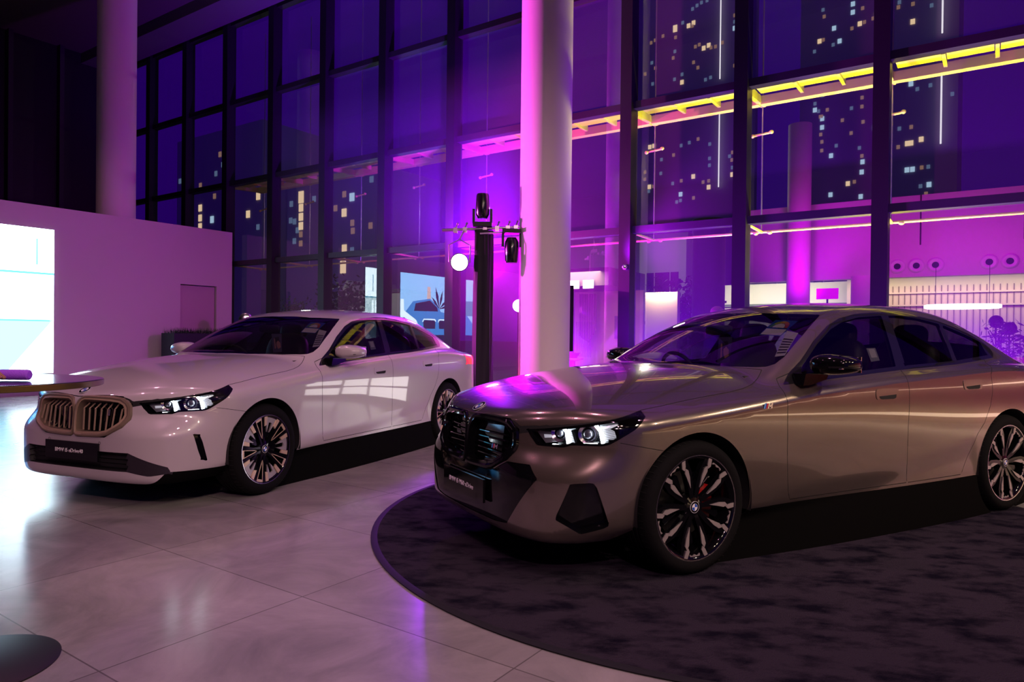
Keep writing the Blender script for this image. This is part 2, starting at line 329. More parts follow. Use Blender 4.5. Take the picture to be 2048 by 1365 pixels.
def half_grid():
    th=np.radians(np.linspace(-90,90,141)); O=[];D=[]; rows=[]
    for p in np.radians(np.linspace(88,0,34,endpoint=False)): rows.append(((SX0,0,SZ0),-math.sin(p),math.cos(p)))
    for x in np.linspace(SX0,SX1,190): rows.append(((x,0,SZ0),0,1))
    for p in np.radians(np.linspace(0,88,78)[1:]): rows.append(((SX1,0,SZ0),math.sin(p),math.cos(p)))
    for o,s,c in rows:
        for t in th: O.append(o); D.append((s,c*math.cos(t),c*math.sin(t)))
    V=cast(np.array(O,float),np.array(D,float)); n=len(th); V[np.abs(V[:,1])<1e-6,1]=0
    fs=[(i*n+j,i*n+j+1,(i+1)*n+j+1,(i+1)*n+j) for i in range(len(rows)-1) for j in range(n-1)]
    fs.append([j for j in range(n)]); k=(len(rows)-1)*n; fs.append([k+j for j in range(n)][::-1])
    return V,[list(f) for f in fs]
def poly_sd(px,py,poly):
    P=np.array(poly,float); d=np.full(px.shape,1e9); ins=np.zeros(px.shape,bool)
    for i in range(len(P)):
        a=P[i]; b=P[(i+1)%len(P)]; e=b-a; wx=px-a[0]; wy=py-a[1]; t=np.clip((wx*e[0]+wy*e[1])/max(e@e,1e-12),0,1)
        d=np.minimum(d,np.hypot(wx-e[0]*t,wy-e[1]*t))
        c=(a[1]>py)!=(b[1]>py); xi=a[0]+(py-a[1])*e[0]/(e[1] if abs(e[1])>1e-12 else 1e-12); ins^=c&(px<xi)
    return np.where(ins,-d,d)
def split(V,FS,fn):
    f=fn(V); f=np.where(np.abs(f)<4e-4,0,f); new={}; todo=[]
    sg=np.sign(f).astype(int)
    for i,fc in enumerate(FS):
        s=[sg[k] for k in fc]
        if min(s)<0<max(s): todo.append(i)
    keys=[]
    for i in todo:
        fc=FS[i]
        for a,b in zip(fc,fc[1:]+fc[:1]):
            if sg[a]*sg[b]<0:
                k=(min(a,b),max(a,b))
                if k not in new: new[k]=len(V)+len(keys); keys.append(k)
    if not keys: return V,FS
    K=np.array(keys); a,b=V[K[:,0]],V[K[:,1]]; fa,fb=f[K[:,0]],f[K[:,1]]
    for _ in range(3):                       # root on the chord, kept on the surface
        t=fa/(fa-fb); P=a+(b-a)*t[:,None]; fp=fn(P); pos=np.sign(fp)==np.sign(fa)
        a=np.where(pos[:,None],P,a); fa=np.where(pos,fp,fa); b=np.where(pos[:,None],b,P); fb=np.where(pos,fb,fp)
        fb=np.where(fa==fb,fb+1e-9,fb)
    t=np.clip(fa/(fa-fb),0,1); P=a+(b-a)*t[:,None]; on0=P[:,1]==0
    for _ in range(2): P=P-grad(*P.T)*F(*P.T)[:,None]
    P[on0,1]=0
    V=np.vstack([V,P]); out=[]; ts=set(todo)
    for i,fc in enumerate(FS):
        if i not in ts: out.append(fc); continue
        A=[];B=[]
        for p,q in zip(fc,fc[1:]+fc[:1]):
            if sg[p]>=0: A.append(p)
            if sg[p]<=0: B.append(p)
            k=(min(p,q),max(p,q))
            if k in new and sg[p]*sg[q]<0: A.append(new[k]); B.append(new[k])
        if len(A)>2: out.append(A)
        if len(B)>2: out.append(B)
    return V,out
# outlines read off the two cars, all in car axes
DLO=[(-.715,.955),(-.80,1.02),(-.93,1.09),(-1.115,1.207),(-1.31,1.306),(-1.45,1.354),(-1.635,1.389),(-1.894,1.408),(-2.1,1.411),(-2.30,1.396),(-2.561,1.356),(-2.843,1.278),(-3.0,1.225),(-3.075,1.165),(-3.085,1.13),(-3.045,1.097),(-2.931,1.09),(-2.465,1.056),(-1.81,1.027),(-1.393,1.0),(-1.018,.976)]
WS=[(-.418,-.3),(-.418,0),(-.458,.3),(-.589,.565),(-.675,.70),(-.71,.735),(-.765,.750),(-.851,.744),(-1.077,.686),(-1.33,.607),(-1.355,.594),(-1.345,.57),(-1.25,.33),(-1.215,0),(-1.215,-.3)]
RW=[(-2.66,-.3),(-2.66,0),(-2.70,.3),(-2.80,.52),(-2.9,.555),(-3.2,.61),(-3.36,.63),(-3.42,.55),(-3.46,.3),(-3.47,0),(-3.47,-.3)]
HOOD=[(.842,-.3),(.842,0),(.838,.08),(.806,.383),(.793,.463)]+[(x,float(side_pt(x,.742+(.773-x)*.2335 if x<.773 else .742).y)) for x in np.linspace(.773,.305,14)]+[(.17,.839),(-.0,.834),(-.33,.829),(-.43,.818),(-.52,.795),(-.60,.768),(-.645,.748),(-.672,.733),(-.60,.60),(-.5,.4),(-.43,0),(-.43,-.3)]
FD=[(-.72,.31),(-.693,.36),(-.664,.596),(-.652,.783),(-.657,.90),(-.70,.99),(-.95,1.06),(-1.79,1.10),(-1.81,1.035),(-1.783,.969),(-1.778,.807),(-1.774,.667),(-1.783,.494),(-1.787,.412),(-1.80,.31)]
RD=[(-1.80,.31),(-1.787,.412),(-1.783,.494),(-1.774,.667),(-1.778,.807),(-1.783,.969),(-1.81,1.035),(-1.83,1.10),(-2.85,1.13),(-2.883,1.078),(-2.81,1.03),(-2.755,.985),(-2.748,.876),(-2.717,.763),(-2.653,.65),(-2.575,.575),(-2.52,.48),(-2.44,.36),(-2.41,.31)]
HL=[(.773,.742),(.305,.8513),(.315,.825),(.350,.800),(.39,.768),(.44,.735),(.503,.692),(.53,.683),(.638,.680),(.669,.666),(.749,.666),(.765,.706)]
KO=[(0,.705),(.03,.764),(.075,.783),(.383,.787),(.463,.737),(.471,.63),(.437,.577),(.296,.505),(.03,.497),(0,.515)]
KI=[(.021,.69),(.047,.742),(.085,.757),(.357,.749),(.414,.722),(.421,.645),(.392,.600),(.290,.545),(.035,.533),(.021,.55)]
LOW_A=[(-.3,.408),(0,.408),(.497,.41),(.725,.313),(.742,.271),(.63,.253),(.494,.281),(0,.281),(-.3,.281)]
LOW_B=[(-.3,.50),(0,.50),(.333,.517),(.441,.573),(.587,.575),(.649,.513),(.455,.257),(.354,.245),(0,.238),(-.3,.238)]
VENT_A=[(.612,.532),(.575,.524),(.557,.476),(.52,.331),(.561,.349),(.583,.414)]
VENT_B=[(.683,.503),(.590,.511),(.573,.487),(.512,.302),(.522,.290),(.634,.256),(.734,.322),(.733,.342)]
TAIL=[(-3.47,.995),(-4.4,.97),(-4.4,.86),(-3.62,.875),(-3.47,.885)]
def inset(sd,d): return sd+d
def fields(kind):
    low,vent=(LOW_A,VENT_A) if kind=='white' else (LOW_B,VENT_B)
    xz=lambda P:(lambda V:poly_sd(V[:,0],V[:,2],P)); xy=lambda P,z0:(lambda V:np.maximum(poly_sd(V[:,0],V[:,1],P),z0-V[:,2])); yz=lambda P:(lambda V:np.maximum(poly_sd(V[:,1],V[:,2],P),.3-V[:,0]))
    dlo=xz(DLO)
    def lineb(V,x0,z0,x1,z1): return (V[:,0]-x0)*(z1-z0)-(V[:,2]-z0)*(x1-x0)   # >0 in front of the slanted pillar line
    nrm=lambda x0,z0,x1,z1:math.hypot(x1-x0,z1-z0)
    def ln(x0,z0,x1,z1): return lambda V:lineb(V,x0,z0,x1,z1)/nrm(x0,z0,x1,z1)
    b0,b1=ln(-1.765,1.03,-1.905,1.41),ln(-1.868,1.03,-1.98,1.41)
    c0,c1=ln(-2.43,1.05,-2.53,1.36),ln(-2.485,1.05,-2.565,1.36)
    pane=lambda V:dlo(V)+.024
    tri=ln(-.86,.98,-.98,1.12)
    return dict(
      arch_f=lambda V:np.maximum(np.hypot(V[:,0],V[:,2]-.35)-.386,.6-V[:,1]), arch_r=lambda V:np.maximum(np.hypot(V[:,0]+2.995,V[:,2]-.35)-.386,.6-V[:,1]),
      dlo=dlo, w_front=lambda V:np.maximum(np.maximum(pane(V),-b0(V)),tri(V)), w_rear=lambda V:np.maximum(np.maximum(pane(V),b1(V)),-c0(V)),
      w_quarter=lambda V:np.maximum(np.maximum(pane(V),c1(V)),-2.965-V[:,0]),
      ws=xy(WS,1.0), rw=xy(RW,1.0), hood=xy(HOOD,.62), fd=xz(FD), rd=xz(RD), hl=lambda V:np.maximum(poly_sd(V[:,0],V[:,2],HL),.503-V[:,1]),
      kid=yz(KO), low=yz(low), vent=lambda V:np.maximum(poly_sd(V[:,0],V[:,2],vent),.5-V[:,1]), tail=lambda V:np.maximum(poly_sd(V[:,0],V[:,2],TAIL),.45-V[:,1]),
      sill=lambda V:V[:,2]-.29+((.10*sstep(.73,.80,V[:,0])+.01) if kind=='white' else .10*sstep(.30,.52,V[:,0]))+.05*sstep(-3.3,-3.7,V[:,0]))
GRID=None
def body_parts(kind):
    global GRID
    if GRID is None: GRID=half_grid()
    V,FS=GRID[0].copy(),[list(f) for f in GRID[1]]; fd=fields(kind)
    for k in ('arch_f','arch_r','dlo','w_front','w_rear','w_quarter','ws','rw','hood','fd','rd','hl','kid','low','vent','tail','sill'): V,FS=split(V,FS,fd[k])
    gap=.0022
    for k in ('hood','fd','rd'): V,FS=split(V,FS,lambda X,k=k:np.abs(fd[k](X))-gap)
    V,FS=split(V,FS,lambda X:np.abs(fd['hl'](X)+.006)-.006)
    # short seam from lamp to wheel arch
    seam=lambda X:np.maximum(np.maximum(np.abs(X[:,2]-(.707-.2*(.49-X[:,0])))-.0016,X[:,0]-.475),np.maximum(.2-X[:,0],.5-X[:,1]))
    V,FS=split(V,FS,lambda X:np.where((X[:,0]<.475)&(X[:,0]>.2)&(X[:,1]>.5),X[:,2]-(.707-.2*(.49-X[:,0])),1)); V,FS=split(V,FS,seam)
    G=grad(*V.T); Cn=np.array([V[f].mean(0) for f in FS]); val={k:fn(Cn) for k,fn in fd.items()}; sm=seam(Cn)
    parts={}
    for i,f in enumerate(FS):
        v=lambda k:val[k][i]
        if v('arch_f')<0 or v('arch_r')<0 or v('kid')<0: continue
        a,b,c=V[f[0]],V[f[1]],V[f[2]]
        nn=np.cross(b-a,c-a)
        if nn@G[f[0]]<0: f=f[::-1]
        mi=0
        if v('ws')<0: p='windshield'
        elif v('rw')<0: p='rear_windscreen'
        elif v('w_front')<0: p='front_window'
        elif v('w_rear')<0: p='rear_window'
        elif v('w_quarter')<0: p='quarter_window'
        elif v('dlo')<0: p='window_trim'
        elif v('hl')<0: p='headlight_lens' if v('hl')<-.012 else 'headlight_rim'
        elif v('vent')<0: p='air_vent'
        elif v('low')<0: p='lower_grille' if kind!='white' or Cn[i][1]<.49 else 'bumper_insert'
        elif v('tail')<0: p='tail_light'
        elif v('sill')<0: p='underbody'
        elif abs(v('hood'))<gap or abs(v('fd'))<gap or abs(v('rd'))<gap or sm[i]<0: p='panel_gap'
        elif v('hood')<0: p='hood'
        elif v('fd')<0: p='front_door'
        elif v('rd')<0: p='rear_door'
        else: p='body'
        parts.setdefault(p,[]).append(f)
    return V,G,parts
def shell(name,V,G,faces,mats,parent,side=0,off=0.,flip=False):
    """side 0: both halves in one mesh; +1/-1: one side only"""
    vs=[];ns=[];fs=[]
    for sg in ((1,-1) if side==0 else (side,)):
        mp={}
        for f in faces:
            g=[]
            for k in f:
                if sg<0 and side==0 and V[k][1]==0 and k in zero: g.append(zero[k]); continue
                if k not in mp:
                    mp[k]=len(vs); n=G[k]*(1,sg,1); n=np.array([n[0],0 if V[k][1]==0 else n[1],n[2]]); p=V[k]*(1,sg,1)+n*off; vs.append(tuple(p)); ns.append(tuple(n/np.linalg.norm(n)))
                g.append(mp[k])
            if (sg<0)!=flip: g=g[::-1]
            fs.append(g)
        if sg>0: zero={k:i for k,i in mp.items() if V[k][1]==0}
    me=bpy.data.meshes.new(name); me.from_pydata(vs,[],fs)
    for m in (mats if isinstance(mats,(list,tuple)) else [mats]): me.materials.append(m)
    me.shade_smooth()
    if flip: ns=[tuple(-t for t in n) for n in ns]
    me.normals_split_custom_set_from_vertices(ns)
    o=bpy.data.objects.new(name,me); COL.objects.link(o); o.parent=parent; return o
def recess(name,V,G,faces,mats,parent,side,depth):
    """pocket behind an opening: walls and a floor pushed in along the normals"""
    m=MB(); sgs=(1,-1) if side==0 else (side,)
    cnt={}
    for f in faces:
        for a,b in zip(f,f[1:]+f[:1]): cnt[(min(a,b),max(a,b))]=cnt.get((min(a,b),max(a,b)),0)+1
    for sg in sgs:
        ids=sorted({k for f in faces for k in f}); mp={k:i for i,k in enumerate(ids)}
        S=np.array([1,sg,1]); top=[V[k]*S for k in ids]; bot=[(V[k]-G[k]*depth)*S for k in ids]; n=len(ids)
        fs=[[mp[k]+n for k in f] for f in faces]
        for f in faces:
            for a,b in zip(f,f[1:]+f[:1]):
                if cnt[(min(a,b),max(a,b))]==1 and not (V[a][1]==0 and V[b][1]==0): fs.append([mp[a],mp[b],mp[b]+n,mp[a]+n])
        m.add(top+bot,fs)
    return m.build(name,mats,parent,smooth=40)

BLK=mat('gloss_black',(.003,.003,.004),.07,0,.15,spec=.3); BLKM=mat('matt_black',(.012,.012,.013),.6); RUB=mat('tyre_rubber',(.0045,.0045,.005),.85,spec=.12,bump=(60,.15)); UND=mat('underbody_black',(.003,.003,.003),.9,spec=.05)
CHR=mat('bright_metal',(.75,.74,.76),.16,1); SEAM=mat('shadow_gap',(.004,.004,.004),.8); TRIM=mat('bronze_trim',(.74,.54,.37),.32,.6); TRIMD=mat('bronze_trim_dark',(.26,.195,.135),.4,.5)
LENS=glass('lamp_cover',(.96,.96,.98),.05,.5); CARGL=glass('car_glass',(.36,.36,.38),.055,.6); PRIV=glass('car_glass_rear',(.28,.28,.30),.055,.6)
LED=mat('lamp_led',(1,1,1),.3,emit=(.86,.95,1),es=26); LEDS=mat('lamp_led_soft',(.7,.75,.8),.25,.3,emit=(.8,.9,1),es=.30); REDL=mat('tail_red',(.35,.01,.015),.1,0,1,emit=(1,.05,.08),es=1.1)
WHT=mat('roundel_white',(.8,.8,.82),.25,0,1); BLU=mat('roundel_blue',(.02,.10,.5),.25,0,1); RED=mat('badge_red',(.6,.02,.03),.3); LBL=mat('badge_light_blue',(.12,.4,.8),.3); DBL=mat('badge_dark_blue',(.02,.03,.25),.3)
INT=mat('cabin_dark',(.016,.015,.017),.6); SEAT=mat('seat_leather',(.030,.022,.022),.5); LIN=mat('cabin_lining',(.02,.018,.02),.8)
PAPER=mat('label_paper',(.75,.72,.76),.6)
def roundel(parent,M,r,name='emblem'):
    """black ring, blue and white quarters; M: frame with z out of the surface"""
    m=MB(M); m.lathe([(0,0),(r,0),(r,.003),(r*.95,.0045),(r*.63,.0045),(r*.63,.003),(0,.003)],32,mi=0)
    for q in range(4):
        pts=[(0,0)]+[(r*.6*math.cos(R(90*q+t)),r*.6*math.sin(R(90*q+t))) for t in range(0,91,15)]
        m.prism(pts,((0,0,.003),(1,0,0),(0,1,0),(0,0,1)),.0012,1+q%2)
    m.lathe([(r*.60,.003),(r*.63,.003),(r*.63,.0048),(r*.60,.0048)],32,mi=1,closed=True); m.lathe([(r*.95,0),(r,0),(r,.0048),(r*.95,.0048)],32,mi=1,closed=True)
    return m.build(name,[BLK,WHT,BLU],parent,smooth=30)
def mbadge(parent,M,h,name='badge'):
    """three slanted stripes and a silver letter"""
    m=MB(M); sl=.28*h
    for k in range(3): m.prism([(k*h*.33,0),(k*h*.33+h*.3,0),(k*h*.33+h*.3+sl,h),(k*h*.33+sl,h)],((0,0,0),(1,0,0),(0,1,0),(0,0,1)),.002,k)
    x=h*1.05; w=h*1.15; M_=[(0,0),(.22*h,0),(.22*h+sl*.7,.62*h),(.5*w+sl*.3,.2*h),(w-.22*h+sl*.6,.62*h),(w-.24*h,0),(w,0),(w+sl,h),(w-.22*h+sl,h),(.5*w+sl*.55,.5*h),(.2*h+sl,h),(sl,h)]
    m.prism([(x+a,b) for a,b in M_],((0,0,0),(1,0,0),(0,1,0),(0,0,1)),.0025,3)
    return m.build(name,[LBL,DBL,RED,CHR],parent)
def wheel(kind,RR):
    """wheel in its own axes: +y outwards"""
    w=empty('wheel'); fr=((0,0,0),(1,0,0),(0,0,1),(0,1,0))
    T=.345
    prof=[(RR-.008,.118),(RR+.008,.126),(RR+.03,.130),(T-.025,.124),(T-.008,.108),(T-.001,.085)]
    for y in (.055,.02,-.02,-.055): prof+=[(T,y+.008),(T-.007,y+.004),(T-.007,y-.004),(T,y-.008)]
    prof+=[(T-.001,-.085),(T-.012,-.11),(RR+.03,-.125),(RR,-.115),(RR-.02,-.10),(RR-.02,.10)]
    t=MB().lathe(prof,72,fr,closed=True)
    for k in range(60):   # shoulder sipes
        a=2*math.pi*k/60; d=Vector((math.cos(a),0,math.sin(a))); e=Vector((-math.sin(a),0,math.cos(a)))
        t.add([d*(T-.0035)+e*.0025+Vector((0,.112,0)),d*(T-.0035)-e*.0025+Vector((0,.112,0)),d*(T+.0006)-e*.0025+Vector((0,.07,0)),d*(T+.0006)+e*.0025+Vector((0,.07,0))],[(0,1,2,3)],1)
    t.build('tyre',[RUB,SEAM],w,smooth=35)
    MB().lathe([(RR-.022,.108),(RR-.006,.121),(RR+.004,.122),(RR+.006,.114),(RR-.012,.10),(RR-.03,-.09),(RR-.045,-.09),(RR-.03,.09)],72,fr,closed=True).build('rim',[BLK],w,smooth=40)
    MB().lathe([(RR-.005,.1215),(RR+.003,.1225),(RR+.003,.120),(RR-.005,.119)],72,fr,closed=True).build('rim_edge',[CHR],w,smooth=40)
    MB().lathe([(.06,.0),(.175,.0),(.175,.012),(.06,.012)],48,fr,closed=True).build('brake_disc',[mat('disc_steel',(.10,.10,.105),.4,1)],w,smooth=40)
    cal=MB().prism([(.10*math.cos(R(a)),.10*math.sin(R(a))) for a in range(-35,30,8)]+[(.185*math.cos(R(a)),.185*math.sin(R(a))) for a in range(29,-36,-8)],((0,-.02,0),(-1,0,0),(0,0,1),(0,1,0)),.055)
    cal.build('brake_caliper',[mat('caliper_red',(.45,.012,.012),.35,0,.6) if kind=='bronze' else mat('caliper_grey',(.05,.05,.055),.5)],w,smooth=30)
    sp=MB(); P=lambda r,a:(r*math.cos(R(a)),r*math.sin(R(a))); FR=lambda y:((0,y,0),(1,0,0),(0,0,1),(0,1,0))
    face=MB()
    def plate(m,pts,y,d,mi=0,y2=None):     # pts (r,angle); outer radius leans out a little
        v=[]
        for r,a in pts:
            x,z=P(r,a); yy=y+ (r/RR)*.02; v.append((x,yy,z))
        n=len(v); m.add(v+[(q[0],q[1]-d,q[2]) for q in v],[list(range(n)),list(range(n,2*n))[::-1]]+[(i,(i+1)%n,n+(i+1)%n,n+i) for i in range(n)],mi)
    if kind=='bronze':
        for g in range(5):
            c=g*72+18
            for sgn in (-1,1):
                A=lambda t:c+sgn*t
                plate(sp,[(.045,A(2)),(.12,A(5)),(.20,A(9)),(RR-.004,A(15)),(RR-.004,A(24)),(.19,A(22)),(.12,A(22)),(.05,A(30))],.092,.03)
                plate(face,[(.105,A(17)),(.155,A(21)),(.195,A(23)),(.222,A(20.5)),(.205,A(16)),(.165,A(14.5))],.099,.006)
                plate(face,[(.210,A(22.5)),(.226,A(25.5)),(RR-.006,A(23)),(RR-.006,A(18)),(.228,A(19.5))],.099,.006)
                plate(face,[(RR-.03,A(28)),(RR-.006,A(29)),(RR-.006,A(36)),(RR-.03,A(36)),(RR-.022,A(32))],.092,.006)
                plate(sp,[(.09,A(36)),(.19,A(30)),(.20,A(36))],.06,.02)
    else:
        for g in range(5):
            c=g*72+18+52
            for sgn in (-1,1):
                A=lambda t:c+sgn*t
                plate(sp,[(.04,A(8)),(.11,A(7)),(RR-.004,A(9)),(RR-.004,A(15)),(.13,A(14)),(.05,A(28))],.094,.03)
                plate(face,[(.085,A(0.5)),(.11,A(5)),(RR-.012,A(7.6)),(RR-.012,A(6.6)),(.115,A(2.6))],.097,.004,1)
                plate(face,[(.175,A(16)),(RR-.006,A(15.6)),(RR-.006,A(23)),(.185,A(24))],.096,.012,1)
                plate(face,[(.13,A(30)),(.185,A(24.5)),(RR-.006,A(23.5)),(RR-.006,A(36)),(.205,A(36)),(.20,A(31))],.090,.012,0)
            plate(face,[(RR-.03,c-7),(RR-.008,c-7.4),(RR-.008,c+7.4),(RR-.03,c+7)],.097,.004,1)
            plate(sp,[(.05,c+28),(.13,c+24),(.15,c+36),(.13,c+48),(.05,c+44)],.075,.02)
    sp.lathe([(0,.10),(.03,.10),(.062,.092),(.07,.05),(0,.05)],32,fr)
    sp.build('spokes',[BLK],w); face.build('spoke_facets',[mat('turned_metal',(.42,.38,.38),.35,.55),TRIM if kind=='white' else CHR],w)
    roundel(w,Matrix.Translation((0,.1,0))@Matrix(((1,0,0,0),(0,0,1,0),(0,1,0,0),(0,0,0,1))),.03,'wheel_cap')
    return w
def chaikin(P,n=1):
    for _ in range(n):
        Q=[]
        for a,b in zip(P,P[1:]+P[:1]):
            a=np.array(a);b=np.array(b); Q+=[tuple(a*.8+b*.2),tuple(a*.2+b*.8)]
        P=Q
    return P
def build_car(kind,loc,yaw,label,paint,plate_text):
    car=empty('car',loc,yaw); tag(car,label,'car')
    V,G,P=body_parts(kind); gl=BLK if kind=='bronze' else BLKM
    body=shell('body',V,G,P['body'],paint,car)
    shell('hood',V,G,P['hood'],paint,car); shell('panel_gap',V,G,P['panel_gap'],SEAM,body,off=-.001)
    shell('underbody',V,G,P['underbody'],UND,car)
    shell('windshield',V,G,P['windshield'],CARGL,car); shell('rear_windscreen',V,G,P['rear_windscreen'],PRIV,car)
    wt=MAT_WT=mat('window_trim_black',(.01,.01,.011),.12,0,1)
    shell('window_trim',V,G,P['window_trim'],wt,car)
    # cabin lining just inside the roof, doors and pillars
    lf=[f for k in ('body','front_door','rear_door','window_trim') for f in P[k] if .55<V[f[0]][2] and -3.9<V[f[0]][0]<-.55]
    shell('cabin_lining',V,G,lf,LIN,car,off=-.025,flip=True)
    for sd in (1,-1):
        for dn,wn_,wm,hx,hz in (('front_door','front_window',CARGL,-1.557,.884),('rear_door','rear_window',PRIV,-2.506,.921)):
            d=shell(dn,V,G,P[dn],paint,car,sd); shell(wn_,V,G,P[wn_],wm,d,sd)
            # flush handle: rounded plate with the dark finger cup in its lower half
            rr=lambda w_,h_,r,cx,cz:[(cx+sx*(w_-r)+r*math.cos(R(t)),cz+sz*(h_-r)+r*math.sin(R(t))) for sx,sz,t0 in ((1,1,0),(-1,1,90),(-1,-1,180),(1,-1,270)) for t in range(t0,t0+91,30)]
            def pad(pts,o1,o2,mt,nm,par):
                m=MB(); a=[side_pt(x,z,o1,sd) for x,z in pts]; b=[side_pt(x,z,o2,sd) for x,z in pts]; n=len(pts)
                m.add(b+a,[list(range(n))]+[(i,(i+1)%n,n+(i+1)%n,n+i) for i in range(n)]); return m.build(nm,mt,par,smooth=30)
            hd=pad(rr(.113,.033,.022,hx,hz),-.004,.003,[paint],'door_handle',d)
            pad([(hx-.085,hz-.004),(hx+.085,hz-.012),(hx+.075,hz-.026),(hx+.055,hz-.031),(hx-.06,hz-.031),(hx-.08,hz-.024)],-.002,.0042,[SEAM],'finger_cup',hd)
        shell('quarter_window',V,G,P['quarter_window'],PRIV,car,sd)
        shell('tail_light',V,G,P['tail_light'],REDL,car,sd,off=.001)
        # headlamp
        hl=empty('headlight'); hl.parent=car
        shell('lens',V,G,P['headlight_lens'],LENS,hl,sd); shell('lamp_rim',V,G,P['headlight_rim'],BLK,hl,sd,off=.0005)
        recess('lamp_housing',V,G,P['headlight_lens'],[BLK],hl,sd,.05)
        S=lambda x,z,o=-.02:side_pt(x,z,o,sd)
        def strip(pts,wd,o,mt,nm,th=.006):
            m=MB()
            pr=[S(x,z,o) for x,z in pts]
            m.tube(pr,wd,4); return m.build(nm,mt,hl)
        for pts in ([(.668,.766),(.657,.745),(.653,.685)],[(.551,.786),(.538,.757),(.530,.697)]): strip(pts,.0085,-.014,[LED],'light_bar')
        def fins(poly,nm,o=-.026):
            q=[S(x,z,o) for x,z in poly]; m=MB(); m.add(q+[p-(S(.6,.74,0)-S(.6,.74,-.01)) for p in q],[list(range(len(q))),list(range(len(q),2*len(q)))[::-1]]+[(i,(i+1)%len(q),len(q)+(i+1)%len(q),len(q)+i) for i in range(len(q))])
            return m.build(nm,[LEDS],hl)
        fins([(.655,.768),(.634,.776),(.626,.764),(.644,.752),(.634,.690),(.648,.689)],'reflector'); fins([(.538,.796),(.469,.808),(.458,.797),(.500,.771),(.483,.757),(.474,.714),(.523,.700),(.530,.757)],'reflector')
        for (a0,a1),(b0,b1),nn in (((.649,.690),(.634,.694),7),((.525,.703),(.478,.716),8)):
            for k in range(nn):
                dz=.0085*k; m=MB(); m.tube([S(a0+dz*.12,a1+dz,-.0235),S(b0+dz*.12,b1+dz,-.0235)],.0012,4); m.build('reflector_rib',[SEAM],hl)
        for pts in ([(.704,.676),(.666,.675)],[(.601,.689),(.551,.692)]): strip(pts,.005,-.012,[LED],'marker_strip')
        for x,z,r in ((.683,.735,.021),(.585,.738,.026)):
            p=S(x,z,-.03); d=(S(x,z,0)-p).normalized(); m=MB(); m.ell(p,(r,r,r),16,10); m.build('projector',[mat('projector_glass',(.05,.05,.07),.05,0,1)],hl,smooth=60)
            MB().lathe([(r+.002,-.004),(r+.012,.006),(r+.012,.010),(r,.002)],24,(p,d.orthogonal(),d.cross(d.orthogonal()),d),closed=True).build('projector_ring',[CHR],hl,smooth=40)
        b=[S(x,z,-.022) for x,z in ((.752,.738),(.706,.740),(.702,.705),(.688,.692),(.728,.680))]; MB().add(b,[list(range(5))]).build('lamp_bezel',[mat('lamp_grey',(.30,.31,.34),.3,.7)],hl)
        b=[S(x,z,-.018) for x,z in ((.731,.724),(.708,.725),(.704,.711),(.730,.706))]; MB().add(b,[list(range(4))]).build('lamp_module',[LEDS],hl)
        # bumper vent
        recess('air_vent',V,G,P['air_vent'],[BLK],car,sd,.045 if kind=='bronze' else .03)
        # mirror
        mr=empty('wing_mirror'); mr.parent=car
        rz=Matrix.Rotation(R(8)*sd,3,'Z'); cap=MB(); cap.ell((-.985,.990*sd,1.072),(.115,.125,.066),28,18,.72,0,rz)
        for i,v in enumerate(cap.v):     # flatten the glass side, taper the outer end
            x,y,z=v; u=(abs(y)-.865)/.25; k=1-.42*max(0,u-.45); x=max(x,-1.075); cap.v[i]=(x-.10*(abs(y)-.99),y,1.072+(z-1.072)*k*(1 if z>1.072 else .9))
        cap.build('mirror_cap',[paint if kind=='white' else BLK],mr,smooth=50)
        MB().box((-1.02,min(.895*sd,1.09*sd),1.052),(-.90,max(.895*sd,1.09*sd),1.056)).build('mirror_seam',[SEAM if kind=='white' else CHR],mr)
        MB().prism([(-.80,.955),(-.82,1.02),(-.93,1.03),(-1.02,1.02),(-1.0,.985),(-.86,.955)],((0,.83*sd,0),(1,0,0),(0,0,1),(0,1*sd,0)),.09).build('mirror_foot',[BLK],mr)
        MB().box((-1.088,min(.90*sd,1.08*sd),1.03),(-1.083,max(.90*sd,1.08*sd),1.12)).build('mirror_glass',[CHR],mr)
        # wheels and liners
        for xc in (0,-2.995):
            w=wheel(kind,.262 if kind=='white' else .272); w.parent=car; w.location=(xc,.802*sd,.345); w.rotation_euler=(0,R(-16 if kind=='white' else 8),0 if sd>0 else math.pi)
            w.rotation_euler=(0,0,0 if sd>0 else math.pi)
            m=MB(); n=30; rad=.392; vs=[]
            for k in range(n+1):
                a=R(-9+198*k/n); vs+=[(xc+rad*math.cos(a),.50*sd,.35+rad*math.sin(a)),(xc+rad*math.cos(a),.925*sd,.35+rad*math.sin(a))]
            m.add(vs,[(2*k,2*k+1,2*k+3,2*k+2) for k in range(n)]); m.add([vs[2*k] for k in range(n+1)],[list(range(n+1))])
            m.build('arch_liner',[BLKM],car,smooth=40,recalc=False)
        # fender badge (sporty car)
        if kind=='bronze':
            p=side_pt(-.46,.838,.001,sd); nrm=Vector(grad(p.x,abs(p.y),p.z))*1; nrm.y*=sd
            ux=Vector((-sd,0,0)); uy=Vector((0,0,1)); Mx=frame(p,ux if sd>0 else -ux,uy); mbadge(car,frame(p,Vector((-1,0,0))*sd,uy),.028)
    # bumper, lower grille
    if kind=='white':
        [shell('bumper_insert',V,G,P['bumper_insert'],mat('plum_plastic',(.02,.015,.022),.35),car,sd,off=.001) for sd in (1,-1)]
        recess('lower_grille',V,G,P['lower_grille'],[BLKM],car,0,.035)
        for z in (.30,.33,.36,.39):
            MB().tube([front_pt(y,z,-.02) for y in np.linspace(-.48,.48,15)],.003,6).build('grille_bar',[BLK],car)
    else:
        shell('lower_grille',V,G,P['lower_grille'],BLK,car,off=-.004)
    # kidney grille: two framed halves
    gm=TRIM if kind=='white' else BLK
